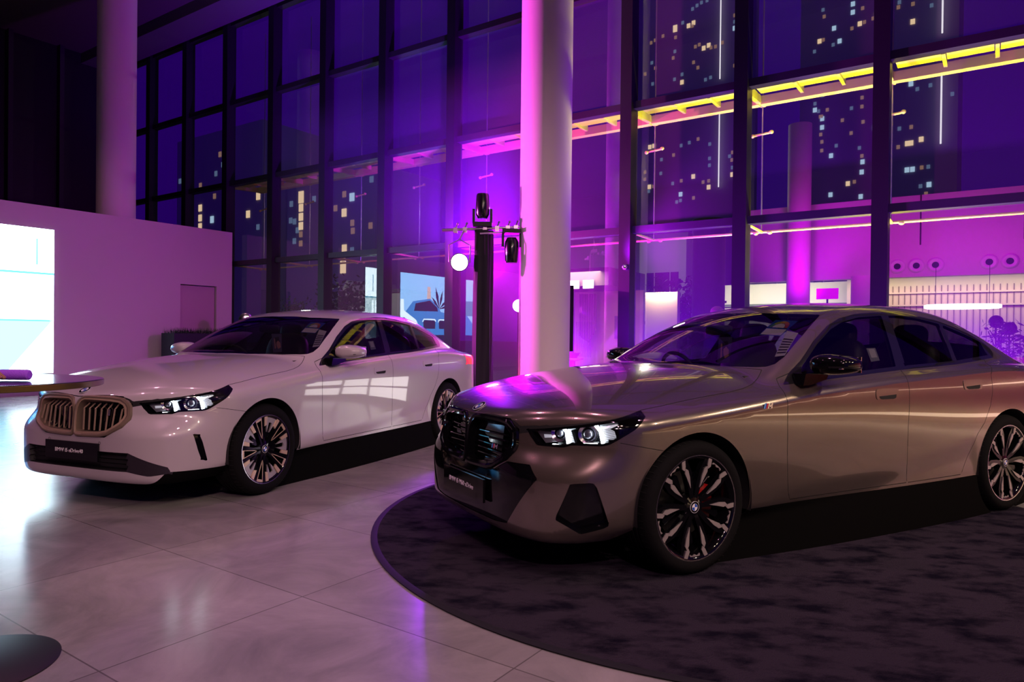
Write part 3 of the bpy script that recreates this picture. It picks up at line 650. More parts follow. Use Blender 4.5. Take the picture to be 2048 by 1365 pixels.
    for sd in (1,-1):
        kg=empty('kidney_grille'); kg.parent=car
        o=chaikin(KO,1); i_=chaikin(KI,1); n=len(o); vs=[]
        for a,b in zip(o,i_):
            m_=(a[0]*.55+b[0]*.45,a[1]*.55+b[1]*.45); 
            for (y,z),off in ((a,-.004),((a[0]*.85+b[0]*.15,a[1]*.85+b[1]*.15),.012),(m_,.014),((a[0]*.3+b[0]*.7,a[1]*.3+b[1]*.7),.006),(b,.006),(b,-.055)):
                p=front_pt(max(y,0),z,off); vs.append((p.x,p.y*sd if y>0 else 0,p.z))
        gf=MB(); gf.v=[tuple(v) for v in vs]; gf.f=[[k*6+j,((k+1)%n)*6+j,((k+1)%n)*6+j+1,k*6+j+1] for k in range(n) for j in range(5)]; gf.m=[1 if j==3 else 0 for k in range(n) for j in range(5)]
        gf.build('grille_frame',[TRIMD,TRIM] if kind=='white' else [BLK,BLK],kg,smooth=28)
        pn=[front_pt(y,z,-.05) for y,z in i_]; MB().add([(p.x,p.y*sd,p.z) for p in pn],[list(range(n))]).build('grille_panel',[BLK],kg)
        if kind=='white':
            for y in np.linspace(.072,.392,7):
                zt=.742 if y<.36 else .72; zb=.548 if y<.30 else .548+(y-.30)*.55
                a,b,c_=front_pt(y,zt,-.045),front_pt(y,.697,-.006),front_pt(y,zb,-.010); m=MB()
                for p,q in ((a,b),(b,c_)):
                    m.add([(p.x,(p.y-.004)*sd,p.z),(p.x,(p.y+.004)*sd,p.z),(q.x,(q.y+.004)*sd,q.z),(q.x,(q.y-.004)*sd,q.z),(p.x-.007,(p.y-.004)*sd,p.z-.004),(p.x-.007,(p.y+.004)*sd,p.z-.004),(q.x-.007,(q.y+.004)*sd,q.z),(q.x-.007,(q.y-.004)*sd,q.z)],[(0,1,2,3),(4,5,6,7),(0,4,7,3),(1,5,6,2),(0,1,5,4),(3,2,6,7)])
                m.build('grille_slat',[TRIM],kg)
        else:
            for z in (.575,.605,.635,.665,.695): MB().tube([(p.x,p.y*sd,p.z) for p in (front_pt(y,z,-.03) for y in np.linspace(.05,.40,8))],.0045,6).build('grille_slat',[BLK],kg)
        if sd>0:
            p=front_pt(.305,.675 if kind=='white' else .632,.0)
            fm=frame(p,(-.13,1,0),(.02,0,1))
            if kind=='white': MB(fm).prism([(-.012,-.021),(.006,-.021),(.013,.021),(-.005,.021)],((0,0,0),(1,0,0),(0,1,0),(0,0,1)),.003).build('badge',[CHR],kg)
            else: mbadge(kg,fm@Matrix.Translation((-.03,-.012,0)),.024)
    p=top_pt(.795,0,.0); nrm=Vector(grad(p.x,p.y,p.z)); roundel(car,frame(p,(0,1,0),(-nrm.z,0,nrm.x)),.041)
    # number plate with its lettering
    zc=.402 if kind=='white' else .385; pl=MB().box((.884,-.262,zc-.062),(.898,.262,zc+.062)).build('number_plate',[BLK],car)
    text('plate_lettering',plate_text,.038,mat('plate_letter',(.8,.76,.78),.5,emit=(.8,.74,.78),es=0),pl,frame((.8985,-.02,zc-.002),(0,1,0),(0,0,1))@Matrix.Scale(1,4))
    # splitter on the sporty car, thin lip on the other
    # cabin: seats, dashboard, wheel, mirror, papers
    def seat(y,x):
        s=empty('seat'); s.parent=car
        MB().ell((x+.12,y,.62),(.27,.26,.10),16,10,.55).build('seat_cushion',[SEAT],s,smooth=60)
        b=MB(); b.ell((x-.20,y,.92),(.09,.25,.32),16,12,.55,0,Matrix.Rotation(R(-14),3,'Y')); b.build('seat_back',[SEAT],s,smooth=60)
        h=MB(); h.ell((x-.29,y,1.24),(.055,.13,.10),16,10,.6,0,Matrix.Rotation(R(-8),3,'Y')); h.build('headrest',[SEAT],s,smooth=60)
    seat(.38,-1.55); seat(-.38,-1.55); seat(.36,-2.42); seat(-.36,-2.42)
    MB().prism([(-.55,.70),(-.55,1.0),(-.72,1.015),(-.92,.985),(-1.02,.93),(-.98,.86),(-.98,.70)],((0,-.72,0),(1,0,0),(0,0,1),(0,1,0)),1.44).build('dashboard',[INT],car,smooth=40)
    MB().box((-3.3,-.78,.32),(-.5,.78,.36)).build('cabin_floor',[INT],car)
    MB().box((-3.32,-.72,.36),(-3.0,.72,1.02)).build('parcel_shelf',[INT],car)
    sw=MB(); c_=Vector((-1.06,-.38,.94)); d=Vector((-.9,0,.35)).normalized(); u=Vector((0,1,0)); v=d.cross(u); sw.tube([c_+u*.18*math.cos(R(a))+v*.18*math.sin(R(a)) for a in range(0,361,15)],.014,8); sw.box((-1.06,-.50,.90),(-1.02,-.26,.98)); sw.build('steering_wheel',[INT],car,smooth=50)
    MB().ell((-1.07,0,1.275),(.018,.125,.035),16,8,.5).build('rear_view_mirror',[INT],car,smooth=50)
    MB().ell((-.90,.38,1.16),(.12,.012,.012),8,6).build('wiper_motor_cover',[INT],car) if False else None
    def paper(pts,nm,mt,o=-.007,par=car):
        q=[top_pt(x,y,o) for x,y in pts]; return MB().add(q,[list(range(len(q)))]).build(nm,mt,par)
    def lerp(Q,u,v): return tuple((Q[0][k]*(1-u)+Q[1][k]*u)*(1-v)+(Q[3][k]*(1-u)+Q[2][k]*u)*v for k in (0,1))
    Q=[(-1.17,.403),(-1.22,.538),(-1.0,.588),(-.95,.462)]
    lb=paper([lerp(Q,*t) for t in ((0,0),(.5,0),(1,0),(1,.5),(1,1),(.5,1),(0,1),(0,.5))],'window_label',[BLU]); sub=lambda a,b,m_,o,nm:paper([lerp(Q,*t) for t in (a,(b[0],a[1]),b,(a[0],b[1]))],nm,[m_],o,lb)
    sub((.05,.62),(.97,.97),PAPER,-.005,'label_panel'); 
    arc=['#3f8f4f','#9aa83c','#d0a838','#d0772f','#b5402c']
    for k,hx in enumerate(arc):
        pts=[lerp(Q,.5+r*math.cos(R(180-36*k-t))*1.0,.54-r*1.05*math.sin(R(180-36*k-t))) for r,t in ((.42,0),(.42,18),(.42,36),(.27,36),(.27,18),(.27,0))]; paper(pts,'label_dial',[mat('dial_%d'%k,hx,.6)],-.0045,lb)
    pts=[lerp(Q,.5+.26*math.cos(R(t)),.54-.27*math.sin(R(t))) for t in range(0,181,20)]; paper(pts,'label_dial',[PAPER],-.0048,lb)
    Q2=[(-1.075,.574),(-1.09,.648),(-.868,.734),(-.815,.703)]
    sh=paper([lerp(Q2,*t) for t in ((0,0),(1,0),(1,.5),(1,1),(0,1),(0,.5))],'spec_sheet',[PAPER])
    for k in range(6):
        v0=.33+.105*k; paper([lerp(Q2,*t) for t in ((.06,v0),(.94,v0),(.94,v0+.05),(.06,v0+.05))],'spec_line',[INT],-.0055,sh)
    Q3=[(-.843,.22),(-.87,.313),(-.632,.52),(-.59,.463)]
    ph=paper([lerp(Q3,*t) for t in ((0,0),(1,0),(1,.5),(1,1),(0,1),(0,.5))],'hanging_card',[mat('card_navy',(.03,.03,.09),.5)],-.012)
    paper([lerp(Q3,*t) for t in ((.3,.22),(.72,.2),(.78,.55),(.34,.58))],'card_screen',[SEAM],-.010,ph)
    paper([lerp(Q3,*t) for t in ((.42,.52),(.62,.42),(.85,.55),(.9,.78),(.6,.86),(.45,.7))],'card_hand',[mat('card_skin','#a8776c',.6)],-.009,ph)
    paper([lerp(Q3,*t) for t in ((.2,.3),(.3,.3),(.36,.8),(.22,.85))],'card_hand',[mat('card_skin','#a8776c',.6)],-.0092,ph)
    q=[side_pt(x,z,-.006) for x,z in ((-1.575,1.168),(-1.665,1.17),(-1.65,1.09),(-1.56,1.083))]; st=MB().add(q,[(0,1,2,3)]).build('window_sticker',[mat('sticker_grey',(.30,.31,.36),.6)],car)
    q=[side_pt(x,z,-.0045) for x,z in ((-1.588,1.162),(-1.648,1.163),(-1.638,1.11),(-1.578,1.107))]; MB().add(q,[(0,1,2,3)]).build('sticker_panel',[PAPER],st)
    # parking sensors
    for y,z in ((.252,.465),):
        for sd in (1,-1):
            p=front_pt(y,z,.0006); MB().lathe([(.0085,0),(.0105,0),(.0105,.0006),(.0085,.0006)],20,(Vector((p.x,p.y*sd,p.z)),(0,1,0),(0,0,1),(1,0,0)),closed=True).build('parking_sensor',[SEAM],body)
    return car
PW=mat('white_paint',(.45,.40,.42),.3,0,1.0); PB=mat('bronze_paint',(.20,.162,.136),.22,.75,1.0)
YA,YB=4.32666545,3.64552113
car_a=build_car('white',(-2.72,5.692,0),YA,'white sedan with bronze-framed vertical-slat grille, parked on the bare tiles','' or PW,'BMW i5 eDrive40')
car_b=build_car('bronze',(.5136,4.395,.011),YB,'bronze-grey sedan with black grille and headlights lit, parked on the round rug',PB,'BMW i5 M60 xDrive')

# ================= SHOWROOM THINGS =================
# ---- LED screens on the partition ----
def emi(name,hexc,k): return mat(name,(0,0,0),1,emit=hexc,es=k,spec=0)
def screen(n0,n1,z0,z1,label,shapes,group=None):
    sc=empty('led_screen',fac(-15.13,(n0+n1)/2,z0)); tag(sc,label,'screen',group)
    off=-sc.location
    B=MB(Matrix.Translation(off)@FX); B.box((-15.13,n0,z0),(-15.09,n1,z1)).build('screen_frame',[BLKM],sc)
    k=0
    for nm,mt,pts in shapes:
        k+=1; m=MB(Matrix.Translation(off)@FX); x=-15.089+.0012*k
        m.add([(x,min(max(p[0],n0),n1),min(max(p[1],z0),z1)) for p in pts],[list(range(len(pts)))]); m.build(nm,[mt],sc,recalc=False)
    return sc
sk=emi('screen_white','#dcf3ff',9); cy=emi('screen_cyan','#8fd8ee',3.2); c2=emi('screen_pale','#c9ecf7',5); c3=emi('screen_teal','#4aa3c4',5); c4=emi('screen_blue','#2a86d8',7); c5=emi('screen_dark','#0c2c52',3); c6=emi('screen_grey','#5f7f93',1.2); c7=emi('screen_sand','#e8c8c0',6); c8=emi('screen_haze','#86bdf2',9)
n0,n1,z0,z1=5.0,6.12,.42,3.2
sh=[('screen_picture',sk,[(n0,z0),(n1,z0),(n1,z1),(n0,z1)]),('screen_picture',c2,[(n0,1.45),(n1,1.45),(n1,2.35),(n0,2.35)]),('screen_picture',cy,[(n0,.42),(5.3,.42),(6.08,1.42),(n1,1.45),(n0,1.45)]),
    ('screen_picture',c3,[(n0,2.32),(n1,2.32),(n1,2.36),(n0,2.36)]),('screen_picture',c2,[(n0,2.36),(5.55,2.38),(n0,2.78)]),('screen_picture',c3,[(n0,1.42),(6.05,1.42),(6.05,1.45),(n0,1.45)]),('screen_picture',c3,[(5.81,2.5),(5.835,2.5),(5.835,3.0),(5.81,3.0)])]
for k in range(7): a=5.02+.13*k; sh.append(('screen_picture',sk,[(a,1.55+.05*(k%3)),(a+.07,1.55+.05*(k%3)),(a+.07,2.25),(a,2.25)]))
screen(n0,n1,z0,z1,'narrow bright screen on the partition showing a white and pale blue deck',sh)
n0,n1,z0,z1=.6,4.67,.42,3.17
car_s=[(4.45,1.62),(4.5,1.9),(4.1,2.3),(3.3,2.42),(2.9,2.2),(2.75,2.0),(1.4,1.95),(1.0,1.6),(1.05,1.25),(4.3,1.25)]
sh=[('screen_picture',c8,[(n0,z0),(n1,z0),(n1,z1),(n0,z1)]),('screen_picture',c7,[(3.25,2.3),(3.45,2.3),(3.42,2.8),(3.28,2.8)]),('screen_picture',c3,[(n0,1.9),(2.6,1.95),(2.3,2.4),(n0,2.45)]),('screen_picture',c5,[(n0,z0),(n1,z0),(n1,1.3),(n0,1.3)]),('screen_picture',c4,car_s),
    ('screen_picture',c5,[(4.05,2.0),(3.98,2.24),(3.3,2.36),(2.95,2.15),(2.9,2.02)]),('screen_picture',sk,[(4.67,1.5),(4.67,2.35),(4.52,2.35),(4.5,2.0),(3.95,1.72),(3.8,1.5)]),('screen_picture',c5,[(4.58,1.72),(4.52,1.8),(4.45,1.76),(4.46,1.6),(4.55,1.6)])]
for y in (3.0,2.25): sh+=[('screen_picture',sk,[(y,1.72),(y+.06,1.77),(y+.6,1.77),(y+.66,1.70),(y+.66,1.64),(y+.58,1.73),(y+.08,1.73),(y,1.66)]),('screen_picture',c5,[(y+.04,1.45),(y+.04,1.68),(y+.1,1.72),(y+.56,1.72),(y+.62,1.66),(y+.6,1.45)])]
for a,L in ((75,.75),(105,.65),(140,.5),(45,.55),(165,.4)): sh.append(('screen_picture',c5,[(2.85,2.1),(2.85+L*.55*math.cos(R(a-9)),2.1+L*.55*math.sin(R(a-9))),(2.85+L*math.cos(R(a)),2.1+L*math.sin(R(a))),(2.85+L*.55*math.cos(R(a+9)),2.1+L*.55*math.sin(R(a+9)))]))
screen(n0,n1,z0,z1,'wide screen left of the frame whose blue car picture is mirrored in the glass',sh)
# ---- planter, ball ----
pl=empty('planter_box',fac(-14.55,9.0,0)); tag(pl,'long dark planter box with clipped grass top, between partition and white sedan','planter')
o=-pl.location
MB(Matrix.Translation(o)@FX).box((-14.8,8.1,0),(-14.3,9.85,1.22)).build('planter',[mat('planter_teal','#0b1820',.6)],pl)
MB(Matrix.Translation(o)@FX).box((-14.3,8.5,.98),(-14.285,9.3,1.0)).build('planter_strip',[CHR],pl)
g=MB(Matrix.Translation(o)@FX)
for k in range(900):
    s,n=random.uniform(-14.78,-14.32),random.uniform(8.12,9.83); h=random.uniform(.05,.15); d=random.uniform(-.03,.03); e=random.uniform(-.03,.03)
    g.add([(s-.006,n,1.21),(s+.006,n,1.21),(s+d,n+e,1.22+h)],[(0,1,2)])
st=g.build('grass',[mat('grass_dark','#10261f',.8)],pl,recalc=False); st['kind']='stuff'
mb=empty('mirror_ball',(-6.0,13.05,0) if False else fac(-13.55,9.3,0)); tag(mb,'small round mirror on a thin stand in front of the partition door','mirror')
p=fac(-13.55,9.3,1.53); 
# the disc faces the room
m=MB(); dv=(Vector((0,0,1.3))-p).normalized(); ux=dv.orthogonal().normalized(); m.lathe([(0,.02),(.08,.017),(.13,.006),(.15,-.004),(.15,-.012),(0,-.012)],32,(p-mb.location,ux,dv.cross(ux),dv)); m.build('mirror_face',[CHR],mb,smooth=50)
MB().tube([p-mb.location-Vector((0,0,.15)),(0,0,.02)],.012,8).build('stand_pole',[BLKM],mb); MB().lathe([(0,0),(.15,0),(.15,.015),(.02,.03),(0,.03)],24).build('stand_base',[BLKM],mb,smooth=40)
# ---- bar table, roll, guest ----
bt=empty('bar_table',(-1.9466,2.5396,0)); tag(bt,'round bar table with dark glossy top on a black disc base, at the left edge','table')
MB().lathe([(0,1.022),(.385,1.022),(.400,1.028),(.403,1.045),(.400,1.0462),(.394,1.047),(.390,1.047),(0,1.047)],72).build('tabletop',[mat('table_top','#20303a',.12,0,.6)],bt,smooth=40)
MB().lathe([(.402,1.0235),(.4045,1.0255),(.4045,1.0435),(.402,1.0455)],72,closed=True).build('edge_band',[mat('brass_edge','#6a5a34',.35,.8)],bt,smooth=40)
MB().lathe([(0,.012),(.075,.03),(.045,.055),(.033,.11),(.031,.5),(.031,1.0),(.12,1.018),(0,1.022)],32).build('table_pole',[mat('pole_black','#0b0a0b',.3,.3,.4)],bt,smooth=40)
MB().lathe([(0,0),(.268,0),(.270,.006),(.25,.014),(.06,.03),(0,.03)],72).build('table_base',[mat('base_black','#0a0a0b',.5)],bt,smooth=30)
ru=MB(); 
prof=[(0,-.055),(.014,-.055),(.0185,-.051),(.019,-.046),(.019,.046),(.0185,.051),(.014,.055),(0,.055)]
tag(ru.lathe(prof,28,((-1.80,2.535,1.068),(0,1,0),(0,0,1),(1,0,0))).build('velvet_roll',[mat('purple_velvet','#a050e8',.7,bump=(300,.4))],smooth=40),'small purple cylinder lying on the bar table top','roll')
def skin_body(name,joints,edges,mt,parent,sub=2):
    me=bpy.data.meshes.new(name); me.from_pydata([j[:3] for j in joints],edges,[])
    o=bpy.data.objects.new(name,me); COL.objects.link(o)
    md=o.modifiers.new('skin','SKIN'); md.use_smooth_shade=True
    for v,j in zip(me.skin_vertices[0].data,joints):
        r=j[3]; v.radius=(r,r) if not isinstance(r,tuple) else r
    me.skin_vertices[0].data[0].use_root=True
    sb=o.modifiers.new('sub','SUBSURF'); sb.levels=sub; sb.render_levels=sub
    dg=bpy.context.evaluated_depsgraph_get(); m2=bpy.data.meshes.new_from_object(o.evaluated_get(dg)); bpy.data.objects.remove(o)
    m2.materials.clear(); m2.materials.append(mt); m2.shade_smooth(); o2=bpy.data.objects.new(name,m2); COL.objects.link(o2); o2.parent=parent; return o2
SKIN=mat('skin','#9a6a58',.5); HAIR=mat('hair_dark','#120c0c',.6); HAIRB=mat('hair_brown','#5a3a34',.6)
def person(loc,rz,label,top,legs,hair,H=1.7,lh=None,rh=None):
    """standing figure facing +x in its own axes; lh / rh: hand targets"""
    pr=empty('person',loc,rz); tag(pr,label,'person'); k=H/1.72
    J=[(0,0,.93,.125),(0,0,1.12,.115),(.0,0,1.30,.135),(0,0,1.44,.075),(.01,0,1.50,.052),(.02,0,1.57,.075),(.02,0,1.64,.088),(.015,0,1.70,.055)]
    E=[(0,1),(1,2),(2,3),(3,4),(4,5),(5,6),(6,7)]
    for sg,hnd in ((1,lh),(-1,rh)):
        b=len(J); h=hnd or (.06,sg*.27,.80); sh_=(0,sg*.185,1.40); 
        el=((sh_[0]+h[0])/2-.05,(sh_[1]+h[1])/2+sg*.06,(sh_[2]+h[2])/2-(.02 if not hnd else .09))
        J+=[(*sh_,.062),(*el,.042),(*h,.026)]; E+=[(2,b),(b,b+1),(b+1,b+2)]
        hv=(Vector(h)-Vector(el)).normalized(); sd=Vector((0,0,1)).cross(hv).normalized(); pc=Vector(h)+hv*.05; c=len(J)
        J+=[(*pc,.024)]; E+=[(b+2,c)]
        for i,(u,L) in enumerate(((-.026,.062),(-.009,.076),(.009,.072),(.026,.058))):
            q0=pc+sd*u+hv*.03; q1=q0+hv*L*.55+Vector((0,0,-.012)); q2=q1+hv*L*.35+Vector((0,0,-.022)); d=len(J); J+=[(*q0,.009),(*q1,.0085),(*q2,.007)]; E+=[(c,d),(d,d+1),(d+1,d+2)]
        q0=pc-hv*.03+sd*(.032*-sg); q1=q0+hv*.035+sd*(.018*-sg); d=len(J); J+=[(*q0,.0105),(*q1,.008)]; E+=[(c,d),(d,d+1)]
        b=len(J); J+=[(0,sg*.10,.86,.095),(.02,sg*.105,.48,.062),(-.01,sg*.11,.10,.042),(.10,sg*.13,.035,.036),(.17,sg*.135,.03,.026)]; E+=[(0,b),(b,b+1),(b+1,b+2),(b+2,b+3),(b+3,b+4)]
    J=[(a*k,b*k,c*k,r*k) if not isinstance(r,tuple) else (a*k,b*k,c*k,r) for a,b,c,r in J]
    if lh: pass
    skin_body('body',J,E,SKIN,pr)
    m=MB(); m.ell((.115*k,0,1.605*k),(.02,.016,.022),10,8)   # nose
    for sg in (1,-1): m.ell((.02*k,sg*.092*k,1.615*k),(.02,.012,.032),10,8)
    m.build('face_details',[SKIN],pr,smooth=60)
    e=MB(); [e.ell((.100*k,sg*.034*k,1.63*k),(.009,.013,.008),8,6) for sg in (1,-1)]; e.build('eyes',[BLK],pr,smooth=60)
    MB().ell((.104*k,0,1.565*k),(.010,.024,.006),10,6).build('mouth',[mat('lips','#7a4038',.5)],pr,smooth=60)
    h=MB(); h.ell((-.008*k,0,1.668*k),(.105*k,.098*k,.088*k),18,12); h.build('hair',[hair],pr,smooth=60)
    t=[(0,0,.90,.152),(0,0,1.12,.138),(0,0,1.30,.158),(0,0,1.43,.09)]; te=[(0,1),(1,2),(2,3)]
    for sg,hnd in ((1,lh),(-1,rh)):
        hh=hnd or (.06,sg*.27,.80); el=(hh[0]/2-.05,(sg*.185+hh[1])/2+sg*.06,(1.40+hh[2])/2-(.02 if not hnd else .09)); b=len(t)
        w_=tuple(el[i]*.15+hh[i]*.85 for i in range(3)); t+=[(0,sg*.185,1.40,.076),(*el,.056),(*w_,.04)]; te+=[(2,b),(b,b+1),(b+1,b+2)]
    skin_body('shirt',[(a*k,b*k,c*k,r*k) for a,b,c,r in t],te,top,pr)
    t=[(0,0,.94,.15)]; te=[]
    for sg in (1,-1): b=len(t); t+=[(0,sg*.10,.84,.112),(.02,sg*.105,.48,.08),(-.01,sg*.11,.10,.066)]; te+=[(0,b),(b,b+1),(b+1,b+2)]
    skin_body('trousers',[(a*k,b*k,c*k,r*k) for a,b,c,r in t],te,legs,pr)
    return pr
CL1=mat('cloth_black','#0c0c12',.8); CL2=mat('cloth_navy','#141a33',.8)
# guest half out of the frame, hand on the table edge
gx,gy=-2.36,2.16; gr=R(15)
person((gx,gy,0),gr,'person in dark clothes at the left edge, hand resting on the bar table',CL1,CL1,HAIR,1.72,None,(.552,-.045,1.12))
person((3.05,10.45,0),R(200),'person with short brown hair standing behind the bronze sedan',CL2,CL1,HAIRB,1.68)
# ---- light stand with truss bar, moving heads and lamp ----
ls=empty('light_stand',(-.44,10.5,0)); tag(ls,'tall light stand wrapped in black cloth with a bar of clamps on top','light stand')
n=40; dr=MB(); vs=[]; zs=[.02,.6,1.2,1.9,2.5,2.8]
for z in zs:
    for k in range(n):
        a=2*math.pi*k/n; r=.135+.012*math.sin(6*a+z*1.3)+.008*math.sin(11*a-z); r*=1.06-.05*z/2.8; vs.append((r*math.copysign(abs(math.cos(a))**.7,math.cos(a)),r*math.copysign(abs(math.sin(a))**.7,math.sin(a)),z))
dr.add(vs,[(j*n+k,j*n+(k+1)%n,(j+1)*n+(k+1)%n,(j+1)*n+k) for j in range(len(zs)-1) for k in range(n)]+[list(range((len(zs)-1)*n,len(zs)*n))])
dr.build('black_drape',[mat('drape_black','#0d0b16',.75)],ls,smooth=60)
MB().box((-.22,-.2,0),(.22,.2,.02)).build('foot_plate',[BLKM],ls)
STEEL=mat('truss_steel','#b9a9c0',.3,.8)
by=MB(); by.tube([(-.62,-.05,2.80),(.60,-.05,2.86)],.024,10); by.build('truss_bar',[STEEL],ls,smooth=50)
MB().tube([(-.05,-.16,2.74),(.55,-.16,2.78)],.015,8).build('truss_bar',[STEEL],ls,smooth=50)
for x in (-.42,-.28,.02,.2,.36,.48):
    m=MB(); z=2.83+.05*x; m.box((x-.03,-.09,z-.05),(x+.03,0,z+.03)); m.tube([(x,-.05,z+.02),(x+.03,-.05,z+.09)],.012,8); m.ell((x+.03,-.05,z+.09),(.02,.02,.02),10,6); m.build('clamp',[STEEL],ls)
def moving_head(name,loc,flip,label):
    h=empty(name,loc); tag(h,label,'stage light'); s=-1 if flip else 1
    MB().box((-.14,-.11,0 if s>0 else -.06),(.14,.11,.06 if s>0 else 0)).build('lamp_base',[BLKM],h)
    for sx in (-1,1): MB().box((sx*.13-.018,-.05,min(.05*s,.26*s)),(sx*.13+.018,.05,max(.05*s,.26*s))).build('yoke_arm',[BLKM],h)
    pf=[(0,-.12),(.07,-.12),(.10,-.06),(.105,.05),(.095,.22),(.085,.25),(.0,.25)]
    MB().lathe([(r,z*1.0) for r,z in pf],28,((0,0,.24*s),(1,0,0),(0,1*s,0),(0,0,s))).build('lamp_head',[mat('stage_black','#0c0b14',.25,0,.5)],h,smooth=40)
    return h
moving_head('moving_head_light',(-.46,10.46,2.86),False,'black moving-head stage light upright on top of the draped stand')
moving_head('moving_head_light',(-.02,10.32,2.80),True,'black moving-head stage light hanging from the bar right of the stand')
par=empty('stage_lamp',(-.79,10.36,2.316)); tag(par,'round stage lamp glowing white-magenta, hung left of the draped stand','stage light')
dv=(Vector((-.1,0,1.3))-par.location).normalized(); ux=Vector((0,0,1)).cross(dv).normalized(); uy=dv.cross(ux); fr=((0,0,0),ux,uy,dv)
MB().lathe([(0,-.16),(.07,-.16),(.11,-.08),(.135,0),(.135,.01),(.125,.01),(.12,0)],32,fr).build('lamp_can',[BLKM],par,smooth=40)
MB().lathe([(0,.004),(.05,.004),(.125,.002),(0,-.004)],32,fr).build('lamp_face',[mat('lamp_hot',(1,1,1),.5,emit=(1,.62,1),es=26)],par,smooth=40)
MB().tube([tuple(ux*.15),tuple(ux*.16+Vector((0,0,.25))),(0,0,.34),tuple(-ux*.16+Vector((0,0,.25))),tuple(-ux*.15)],.012,8).build('lamp_yoke',[STEEL],par,smooth=50)
MB().tube([(0,0,.34),(.06,.02,.47)],.014,8).build('lamp_hook',[STEEL],par)
par2=empty('stage_lamp',(.10,10.95,1.71)); tag(par2,'second glowing stage lamp, half hidden behind the lit column','stage light')
MB().lathe([(0,-.16),(.06,-.16),(.09,-.08),(.10,0),(.095,.008)],28,((0,0,0),ux,uy,dv)).build('lamp_can',[BLKM],par2,smooth=40)
MB().lathe([(0,.009),(.095,.008),(0,.0)],28,((0,0,0),ux,uy,dv)).build('lamp_face',[MATS['lamp_hot']],par2)
MB().tube([(0,.02,-.05),(0,.03,-1.70)],.018,8).build('lamp_pole',[BLKM],par2); MB().box((-.16,-.14,-1.71),(.16,.2,-1.69)).build('lamp_foot',[BLKM],par2)
lb=empty('led_uplight',fac(-6.3,8.62,0)); tag(lb,'small red LED uplight on the floor beside the lit column','stage light')
MB().box((-.09,-.07,0),(.09,.07,.10)).build('lamp_case',[BLKM],lb); MB().lathe([(0,.1),(.05,.1),(.05,.105),(0,.105)],20).build('lamp_face',[mat('lamp_red',(1,.1,.1),.5,emit=(1,.08,.15),es=4)],lb)
lx=empty('added_light_box',fac(-3.3,8.4,0)); tag(lx,'added light box, unseen beyond the bronze sedan, for the white reflections in the doors','light box')  # made-up glowing box, hidden by the car, for white patches on the doors
X=MB(Matrix.Rotation(A0,4,'Z')); X.box((-.75,.0,0),(.75,.12,.66)).build('box_case',[BLKM],lx)
for a,b,c,d in ((-.72,-.12,.36,.62),(-.08,.22,.36,.62),(.26,.72,.42,.62),(-.72,-.12,.10,.32),(-.08,.22,.12,.32),(.26,.72,.10,.30)): X=MB(Matrix.Rotation(A0,4,'Z')); X.box((a,-.012,c),(b,0,d)).build('lit_pane',[mat('box_pane',(.1,.1,.1),.5,emit=(1,.93,.9),es=6)],lx)
# ---- slim display stand in front of the glass, sensor on a mullion, blind cord ----
ds=empty('display_stand',fac(-5.75,9.45,0)); tag(ds,'slim upright display on a pole, seen edge-on by the glass right of the column','display stand')
m=MB(Matrix.Rotation(A0+R(62),4,'Z')); m.box((-.35,-.03,1.0),(.35,.03,2.05)).build('display_panel',[mat('display_black','#08070c',.3)],ds)
MB().tube([(0,0,1.0),(0,0,.02)],.03,12).build('display_pole',[BLKM],ds,smooth=50); MB().lathe([(0,0),(.2,0),(.2,.015),(0,.02)],32).build('display_base',[BLKM],ds)
ec=empty('glass_clamp',fac(-4.78,9.97,2.33)); tag(ec,'small shiny door stop fixed at mid height on a black mullion','fitting')
MB().ell((0,0,0),(.045,.03,.045),16,10).build('clamp_dome',[CHR],ec,smooth=60)

hz=MB(FX).box((-12.0,8.75,.02),(-5.95,10.15,5.6))
HZ=bpy.data.materials.new('thin_haze'); HZ.use_nodes=True; _n=HZ.node_tree; _n.nodes.clear(); _o=_n.nodes.new('ShaderNodeOutputMaterial'); _v=_n.nodes.new('ShaderNodeVolumePrincipled')
_v.inputs['Density'].default_value=.022; _v.inputs['Color'].default_value=(.9,.9,.95,1); _v.inputs['Anisotropy'].default_value=.1; _n.links.new(_v.outputs[0],_o.inputs['Volume'])
hz=hz.build('stage_haze',[HZ]); tag(hz,'thin purple-lit stage haze hanging along the glass around the lamp stand','haze',None,'stuff')

# ================= OUTSIDE =================
struct(MB(FX).box((-170,10.3,-.12),(60,140,-.02)).build('street_ground',mat('asphalt','#1b1b1d',.8)))
bpy.data.objects['street_ground'].name='floor_outside'
YEL=mat('steel_yellow_light',(.80,.74,.16),.6)  # pale steel with the yellow light on it put into the colour
